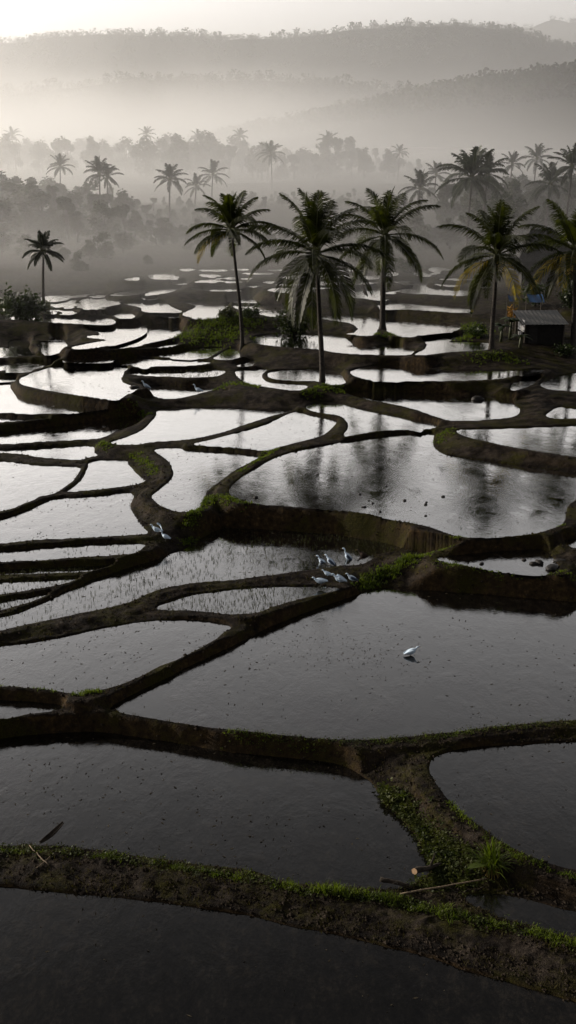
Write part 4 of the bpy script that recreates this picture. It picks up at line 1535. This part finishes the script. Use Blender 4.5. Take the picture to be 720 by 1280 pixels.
# curved palm sheath: a trough with a keel, one end lifted
a = Vector((*unproj(50, 1056, .45), .45))
b = Vector((*unproj(80, 1040, .45), .62))
m = MB()
rings = []
for i in range(9):
    k = i / 8
    p = a.lerp(b, k) + Vector((0, 0, .12 * (k * k - k * .6)))
    r = .02 + .085 * math.sin(math.pi * min(1, .12 + k * .72))
    d = (b - a).normalized()
    sd_ = Vector((-d.y, d.x, 0)).normalized()
    rr = []
    for q in range(10):
        an = math.pi * (.0 + q / 9)
        rr.append(p + sd_ * math.cos(an) * r * .6 - Vector((0, 0, 1)) * math.sin(an) * r)
    rr += [p + sd_ * -.45 * r - Vector((0, 0, .15 * r)), p - Vector((0, 0, .55 * r)), p + sd_ * .45 * r - Vector((0, 0, .15 * r))]
    rings.append([v + Vector((0, 0, .08)) for v in rr])
m.loft(rings)
tag(m.build('palm_sheath', DRIFT, smooth=True), 'dark curved fallen palm sheath lying at the water edge on the left', 'palm sheath')

def stick(label, p, q, r, mat, wob=.02, name='stick', cut=False, cat='stick', lift=.02):
    A_, B_ = Vector(p), Vector(q)
    g = random.Random(len(label))
    m = MB()
    n = 9
    pts = [A_.lerp(B_, i / (n - 1)) + Vector((g.uniform(-wob, wob), g.uniform(-wob, wob), g.uniform(-wob, wob) * .5 + lift)) for i in range(n)]
    m.tube(pts, [r * (1 - .35 * i / n) * g.uniform(.88, 1.1) for i in range(n)], 7)
    # a stub of a side branch
    c = pts[5]
    m.tube([c, c + Vector((g.uniform(-1, 1), g.uniform(-1, 1), .6)).normalized() * r * 5], [r * .5, r * .25], 5)
    o = m.build(name, mat, smooth=True)
    tag(o, label, cat)
    if cut:
        e = MB()
        d = (pts[0] - pts[1]).normalized()
        e.tube([pts[0] + d * .001, pts[0] + d * .012], [r * .97, r * .97], 9)
        e.build('cut_end', CUTEND, o)
    return o

p1, p2 = gpos(37, 1060, .55), gpos(60, 1083, .5)
stick('pale stick lying slantwise on the front bund at the left', p2 + Vector((0, 0, .02)), p1 + Vector((0, 0, .06)), .016, PALEWOOD)
stick('short pale twig crossing under the slanting stick at the left', gpos(46, 1086, .5), gpos(62, 1074, .5) + Vector((0, 0, .05)), .011, PALEWOOD)
stick('dark flat log end reaching into the water at the lower right pool corner', Vector((*unproj(476, 1102, .47), .50)), gpos(512, 1110, .5) + Vector((0, 0, .05)), .06, DRIFT, name='log', cat='log')
stick('thick dark log with pale sawn end above the flat log', Vector((*unproj(517, 1092, .55), .60)), gpos(550, 1086, .6) + Vector((0, 0, .08)), .075, DRIFT, name='log', cut=True, cat='log')
stick('long thin pole lying along the front bund towards the grass clump', gpos(500, 1120, .5) + Vector((0, 0, .03)), gpos(608, 1104, .5) + Vector((0, 0, .10)), .022, PALEWOOD, .012, name='pole', cat='pole')
stick('dark thin branch under the long pole', gpos(560, 1112, .5) + Vector((0, 0, .03)), gpos(590, 1128, .5) + Vector((0, 0, .03)), .014, DRIFT, .02, name='branch', cat='branch')
stick('crooked dark branch beside the long pole, nearer the grass clump', gpos(575, 1118, .5) + Vector((0, 0, .03)), gpos(607, 1112, .5) + Vector((0, 0, .06)), .012, DRIFT, .03, name='branch', cat='branch')

# the big tuft of long grass at the right end of the front bund
gp = gpos(614, 1086, .7)
t = thing('grass_clump', 'big arching clump of long yellow green grass at the lower right', 'grass clump', tuple(gp), 0, None, 1.5)
m = MB()
for i in range(170):
    az = gg.uniform(0, 6.28)
    Lb = gg.uniform(.28, .62)
    ln = gg.uniform(.15, .95)
    d = Vector((math.cos(az), math.sin(az), 0))
    s = Vector((-d.y, d.x, 0)) * gg.uniform(.008, .014)
    pr = None
    o0 = Vector((gg.gauss(0, .05), gg.gauss(0, .05), -.03))
    pts = [o0 + d * (ln * Lb * k ** 1.4) + Vector((0, 0, Lb * (k * (1.15 - .2 * ln) - ln * .75 * k ** 2.4))) for k in (0, .3, .6, .85, 1)]
    vs, fs = [], []
    for j, p in enumerate(pts):
        w = (1, 1, .8, .45, .06)[j]
        vs += [tuple(p - s * w), tuple(p + s * w)]
    for j in range(4):
        fs.append((2 * j, 2 * j + 1, 2 * j + 3, 2 * j + 2))
    m.add(vs, fs)
m.build('blades', GRASS, t)
m = MB()
for i in range(40):
    az = R(250) + gg.gauss(0, .9)
    Lb = gg.uniform(.25, .55)
    d = Vector((math.cos(az), math.sin(az), 0))
    s = Vector((-d.y, d.x, 0)) * .008
    pts = [d * (.55 * Lb * k) + Vector((0, 0, .12 * math.sin(math.pi * k) - Lb * .75 * k * k)) for k in (0, .3, .6, 1)]
    vs, fs = [], []
    for j, p in enumerate(pts):
        w = (1, 1, .7, .1)[j]
        vs += [tuple(p - s * w), tuple(p + s * w)]
    for j in range(3):
        fs.append((2 * j, 2 * j + 1, 2 * j + 3, 2 * j + 2))
    m.add(vs, fs)
m.build('dry_blades', DRYGRASS, t)
m = MB()
d = Vector((-.9, -.2, .25)).normalized()
sd_ = Vector((.2, -.9, .3)).normalized()
vs = []
for k in range(7):
    q = k / 6
    w = .11 * math.sin(math.pi * (q * .92 + .04))
    c = d * (.08 + .34 * q) + Vector((0, 0, .06 - .1 * q * q))
    vs += [tuple(c - sd_ * w), tuple(c - Vector((0, 0, .015))), tuple(c + sd_ * w)]
m.add(vs, [(3 * j + i, 3 * j + i + 1, 3 * j + i + 4, 3 * j + i + 3) for j in range(6) for i in (0, 1)])
m.build('broad_leaf', GRASS, t, smooth=True)

# ------------------------------------------------------------------ bushes near the palms
BUSH_LEAF = leaf_mat('bush leaves', (.010, .018, .005), (.035, .052, .012), trans=.25, scale=1.2, rough=.5, spec=.3)
PALE_LEAF = leaf_mat('pale bush leaves', (.03, .034, .018), (.075, .08, .04), trans=.25, scale=1.2, rough=.6, spec=.2)
def bush(label, px, py, z, wpx, hpx, seed, mat, n=1500, q=(.10, .28), name='bush', cat='bush'):
    x, y = unproj(px, py, z)
    z = gz(x, y)
    w, h = wpx / FPX * y * .5, hpx / FPX * y
    g = random.Random(seed)
    t = thing(name, label, cat, (x, y, z))
    st = MB()
    cr = MB()
    tips = []
    for k in range(12):
        a = k * 2.4 + g.uniform(-.3, .3)
        r = w * g.uniform(.15, .85)
        tip = Vector((math.cos(a) * r, math.sin(a) * r * .8, h * g.uniform(.45, .92) * (1 - .35 * (r / w) ** 2)))
        tips.append(tip)
        st.tube([(0, 0, -.3), tuple(Vector((tip.x * .3, tip.y * .3, tip.z * .5))), tuple(tip)], [.06, .035, .012], 5, cap=False)
    st.build('stems', TREE_BARK, t)
    for i in range(n):
        c = g.choice(tips)
        k = g.uniform(.35, 1.15)
        p = Vector((c.x * k, c.y * k, c.z * (.25 + .75 * k) * g.uniform(.4, 1.05))) + Vector((g.gauss(0, .16), g.gauss(0, .16), g.gauss(0, .12))) * w
        s = g.uniform(*q)
        a = Vector((g.uniform(-1, 1), g.uniform(-1, 1), g.uniform(-.5, .9))).normalized()
        b = a.cross(Vector((g.uniform(-1, 1), g.uniform(-1, 1), g.uniform(-1, 1)))).normalized()
        cr.add([tuple(p), tuple(p + a * s * .5 + b * s * .25), tuple(p + a * s), tuple(p + a * s * .5 - b * s * .25)], [(0, 1, 2, 3)])
    cr.build('crown', mat, t)
    return t

bush('large round dark green bush at the left edge of the pools', 29, 399, 4.0, 54, 46, 71, BUSH_LEAF, 3000, (.22, .5))
bush('low pale bush under the small lone palm', 56, 388, 4.3, 24, 18, 72, PALE_LEAF, 700, (.15, .3))
bush('dim low scrub left of the large round bush', 2, 392, 4.2, 22, 18, 73, PALE_LEAF, 600, (.15, .3))
bush('small leafy tree behind the trunk of the centre palm', 366, 416, 3.9, 60, 52, 74, TREE_LEAF, 900, (.2, .4), name='broadleaf_tree', cat='tree')
bush('bright green bush on the grassy mound left of the leaning trunk', 284, 400, 4.3, 26, 16, 75, PALE_LEAF, 700)
bush('bright green bush just right of the leaning trunk', 312, 400, 4.3, 34, 20, 76, BUSH_LEAF, 800)
bush('low bush on the bund left of the hut palm', 596, 420, 4.1, 34, 16, 77, BUSH_LEAF, 700)
bush('dark bush behind the hut', 668, 388, 4.6, 46, 28, 78, BUSH_LEAF, 1200, (.2, .4))
bush('dark bush at the right picture edge behind the hut', 712, 392, 4.6, 40, 40, 79, BUSH_LEAF, 1400, (.2, .4))
bush('dark scrub below the hut at the right picture edge', 706, 436, 3.9, 36, 14, 80, BUSH_LEAF, 700)
bush('warm lit bush at the left corner of the hut', 640, 404, 4.3, 16, 22, 81, leaf_mat('orange lit leaves', (.12, .06, .025), (.30, .17, .06), .3, 2.0, .7, .1), 600)  # the orange light on this bush is put into its leaf colour

def banana(label, px, py, z, hpx, seed):
    x, y = unproj(px, py, z)
    z = gz(x, y)
    h = hpx / FPX * y
    g = random.Random(seed)
    t = thing('banana_plant', label, 'banana plant', (x, y, z))
    st = MB()
    st.tube([(0, 0, -.2), (0.03, 0, h * .3), (.05, .02, h * .55)], [.14, .11, .07], 8)
    st.build('stem', simple_mat('banana stem', (.04, .045, .02), rough=.6, scale=5), t, smooth=True)
    for k in range(8):
        az = k * 2.4 + g.uniform(-.3, .3)
        e = R(g.uniform(35, 75))
        Lb = h * g.uniform(.5, .7)
        d = Vector((math.cos(az), math.sin(az), 0))
        s = Vector((-d.y, d.x, 0))
        lf = MB()
        vs = []
        for j in range(9):
            q = j / 8
            p = Vector((.05, .02, h * .5)) + d * (Lb * (math.cos(e) * q + .25 * q * q)) + Vector((0, 0, Lb * (math.sin(e) * q - .75 * q * q)))
            w = Lb * .17 * math.sin(math.pi * min(1, q * .86 + .1)) * (1 if 0 < j else .15) * g.uniform(.85, 1.05)
            vs += [tuple(p - s * w - Vector((0, 0, w * .3))), tuple(p), tuple(p + s * w - Vector((0, 0, w * .3)))]
        lf.add(vs, [(3 * j + i, 3 * j + i + 1, 3 * j + i + 4, 3 * j + i + 3) for j in range(8) for i in (0, 1)])
        lf.build('leaf', BUSH_LEAF, t, smooth=True)
    return t
banana('taller banana plant between the hut palm and the hut', 637, 425, 4.0, 42, 91)
banana('low banana plant in front of the hut corner', 650, 433, 4.0, 26, 93)
banana('shorter banana plant close to the trunk of the hut palm', 626, 427, 4.0, 34, 92)

# small plant with one upright yellow leaf
x, y = unproj(589, 398, 4.5)
z = gz(x, y)
t = thing('yellow_leaf_plant', 'small plant with an upright bright yellow leaf on the far bank', 'plant', (x, y, z))
m = MB()
m.tube([(0, 0, -.1), (0, 0, .3)], [.03, .02], 6)
m.build('stem', PALM_RIB, t)
for k, (az, mat) in enumerate(((0.3, simple_mat('yellow leaf', (.55, .42, .03), rough=.6, var=.2, scale=4)), (2.6, BUSH_LEAF), (4.4, BUSH_LEAF))):
    m = MB()
    d = Vector((math.cos(az), math.sin(az), 0)) * (.1 if k == 0 else .45)
    s = Vector((.12, 0, 0)) if k == 0 else Vector((-math.sin(az), math.cos(az), 0)) * .12
    vs = []
    for j in range(6):
        q = j / 5
        p = Vector((0, 0, .25)) + d * q + Vector((0, 0, (.55 if k == 0 else .25) * q))
        w = math.sin(math.pi * (q * .9 + .07))
        vs += [tuple(p - s * w), tuple(p + Vector((0, .02, 0))), tuple(p + s * w)]
    m.add(vs, [(3 * j + i, 3 * j + i + 1, 3 * j + i + 4, 3 * j + i + 3) for j in range(5) for i in (0, 1)])
    m.build('leaf', mat, t)

# ------------------------------------------------------------------ hut, tarps, house
TIN = simple_mat('grey sheet roofing', (.075, .074, .073), rough=.55, var=.25, scale=3, spec=.4)
PLANKD = simple_mat('dark plank wall', (.014, .012, .011), rough=.9, var=.4, scale=5)
WHITEW = simple_mat('whitewashed board', (.30, .30, .31), rough=.8, var=.2, scale=3)
POSTM = simple_mat('weathered post', (.07, .06, .05), rough=.9, var=.4, scale=6)
def hut():
    x0, y0 = unproj(655, 430, 3.9)
    z = gz(x0 + 1.8, y0 + 1.5) - .05
    t = thing('hut', 'low field hut with a grey sheet roof and white end board', 'hut', (x0, y0, z), R(3))
    w, d, h = 3.0, 2.8, 1.5
    m = MB(); m.box((.1, .12, -.4), (w, .2, h - .02)); m.box((.1, d - .1, -.4), (w, d, h + .5)); m.box((w - .08, .203, -.4), (w, d - .103, h + .1)); m.build('wall', PLANKD, t)  # front wall is added; its dark colour stands for the open front's shade
    m = MB(); m.box((0, .15, .9), (.07, 2.0, h + .25)); m.build('end_board', WHITEW, t)
    for k, (px, py, hh) in enumerate(((.03, .05, h), (.03, 2.06, h + .3), (w, .05, h), (.03, d, h + .55))):
        m = MB(); m.tube([(px, py, -.4), (px, py, hh)], [.055, .05], 7); m.build('post', POSTM, t)
    m = MB(); m.box((.35, .09, -.3), (1.0, .117, 1.5)); m.build('door', simple_mat('dark door opening', (.02, .018, .017), rough=.8, scale=5), t)  # dark panel carries the shade of a door opening in its colour
    rf = MB()
    n = 44
    vs = []
    for i in range(n + 1):
        x = -.25 + (w + .5) * i / n
        c = .014 * math.sin(i * math.pi / 2)
        for y, zz in ((-.3, h), (d * .5, h + .33), (d + .25, h + .66)):
            vs.append((x, y, zz + c + .03))
        for y, zz in ((-.3, h), (d * .5, h + .33), (d + .25, h + .66)):
            vs.append((x, y, zz + c))
    fs = []
    for i in range(n):
        a, b = i * 6, (i + 1) * 6
        fs += [(a, b, b + 1, a + 1), (a + 1, b + 1, b + 2, a + 2), (a + 4, b + 4, b + 3, a + 3), (a + 5, b + 5, b + 4, a + 4), (a + 3, b + 3, b, a), (a + 2, b + 2, b + 5, a + 5)]
    rf.add(vs, fs)
    rf.build('roof', TIN, t)
    for k in range(2):
        m = MB()
        m.tube([(-.12, .5 + k * .5, .45), (-.12, .5 + k * .5, .85)], [.09, .12], 8)
        m.build('hanging_sack', WHITEW, t)
hut()
BLUE = simple_mat('blue tarpaulin', (.018, .055, .14), rough=.45, var=.3, scale=3, spec=.4)
def tarp(label, px0, px1, py0, py1, D, lean, seed):
    a = at_dist(px0, py1, D)
    b = at_dist(px1, py1, D)
    c = at_dist(px0, py0, D)
    w, h = b[0] - a[0], c[2] - a[2]
    g = random.Random(seed)
    m = MB()
    vs = []
    for i in range(9):
        for j in range(6):
            u, v = i / 8, j / 5
            vs.append((u * w, lean * v + .08 * math.sin(u * 9 + v * 2), h * v - .10 * math.sin(math.pi * u) * v))
    m.add(vs, [(i * 6 + j, (i + 1) * 6 + j, (i + 1) * 6 + j + 1, i * 6 + j + 1) for i in range(8) for j in range(5)])
    t = thing('tarpaulin', label, 'tarpaulin', a)
    m.build('sheet', BLUE, t, smooth=True)
    for u in (0, w):
        p = MB()
        gzv = gz(a[0] + u, D + lean)
        p.tube([(u, lean + .06, gzv - a[2] - .3), (u, lean + .06, h + .1)], [.04, .035], 6)
        p.build('pole', POSTM, t)
tarp('blue tarpaulin stretched behind the roof of the hut', 662, 681, 369, 378, 88, 1.2, 1)
tarp('small blue tarpaulin slanting beside the hut palm', 637, 646, 370, 377, 87, .9, 2)

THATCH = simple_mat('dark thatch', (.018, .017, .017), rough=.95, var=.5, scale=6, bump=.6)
OCHRE = simple_mat('sunlit ochre thatch', (.30, .17, .055), rough=.9, var=.4, scale=6, bump=.5)  # warm sunlight on the tan porch roof is put into this colour
def house():
    D = 112
    a = at_dist(690, 342, D)
    z = gz(a[0], D)
    t = thing('house', 'house with a steep dark thatched roof half hidden behind the right palms', 'house', (a[0], D, z), R(-8))
    top = at_dist(668, 285, D)[2] - z
    eave = top * .42
    w, d = 3.6, 2.6
    m = MB(); m.box((-w + .5, -d + .5, -.5), (w - .5, d - .5, eave + .2)); m.build('wall', PLANKD, t)
    m = MB(); m.box((-.5, -d + .44, 0), (.4, -d + .497, 1.6)); m.build('door', PLANKD, t)
    for xx in (-2.2, 1.5):
        m = MB(); m.box((xx, -d + .44, .8), (xx + .8, -d + .497, 1.5)); m.build('window', PLANKD, t)
    def hip(x0, x1, y0, y1, z0, rx0, rx1, z1, mat, name):
        m = MB()
        ym = (y0 + y1) / 2
        vs = [(x0, y0, z0), (x1, y0, z0), (x1, y1, z0), (x0, y1, z0), (rx0, ym, z1), (rx1, ym, z1),
              (x0, y0, z0 - .18), (x1, y0, z0 - .18), (x1, y1, z0 - .18), (x0, y1, z0 - .18)]
        m.add(vs, [(0, 1, 5, 4), (1, 2, 5), (2, 3, 4, 5), (3, 0, 4), (6, 7, 1, 0), (7, 8, 2, 1), (8, 9, 3, 2), (9, 6, 0, 3), (9, 8, 7, 6)])
        return m.build(name, mat, t)
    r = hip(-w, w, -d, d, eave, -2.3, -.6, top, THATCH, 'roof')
    m = MB(); m.tube([(-2.45, 0, top + .02), (-1.45, 0, top - .1), (-.45, 0, top + .05)], [.13, .15, .13], 7); m.build('ridge_cap', WHITEW, r)  # brightness of the lit ridge is put into the cap's white colour
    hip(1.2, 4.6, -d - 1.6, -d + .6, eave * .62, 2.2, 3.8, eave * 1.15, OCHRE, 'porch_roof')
    for xx in (1.4, 4.4):
        m = MB(); m.tube([(xx, -d - 1.4, -.4), (xx, -d - 1.4, eave * .6)], [.07, .06], 6); m.build('porch_post', POSTM, t)
house()
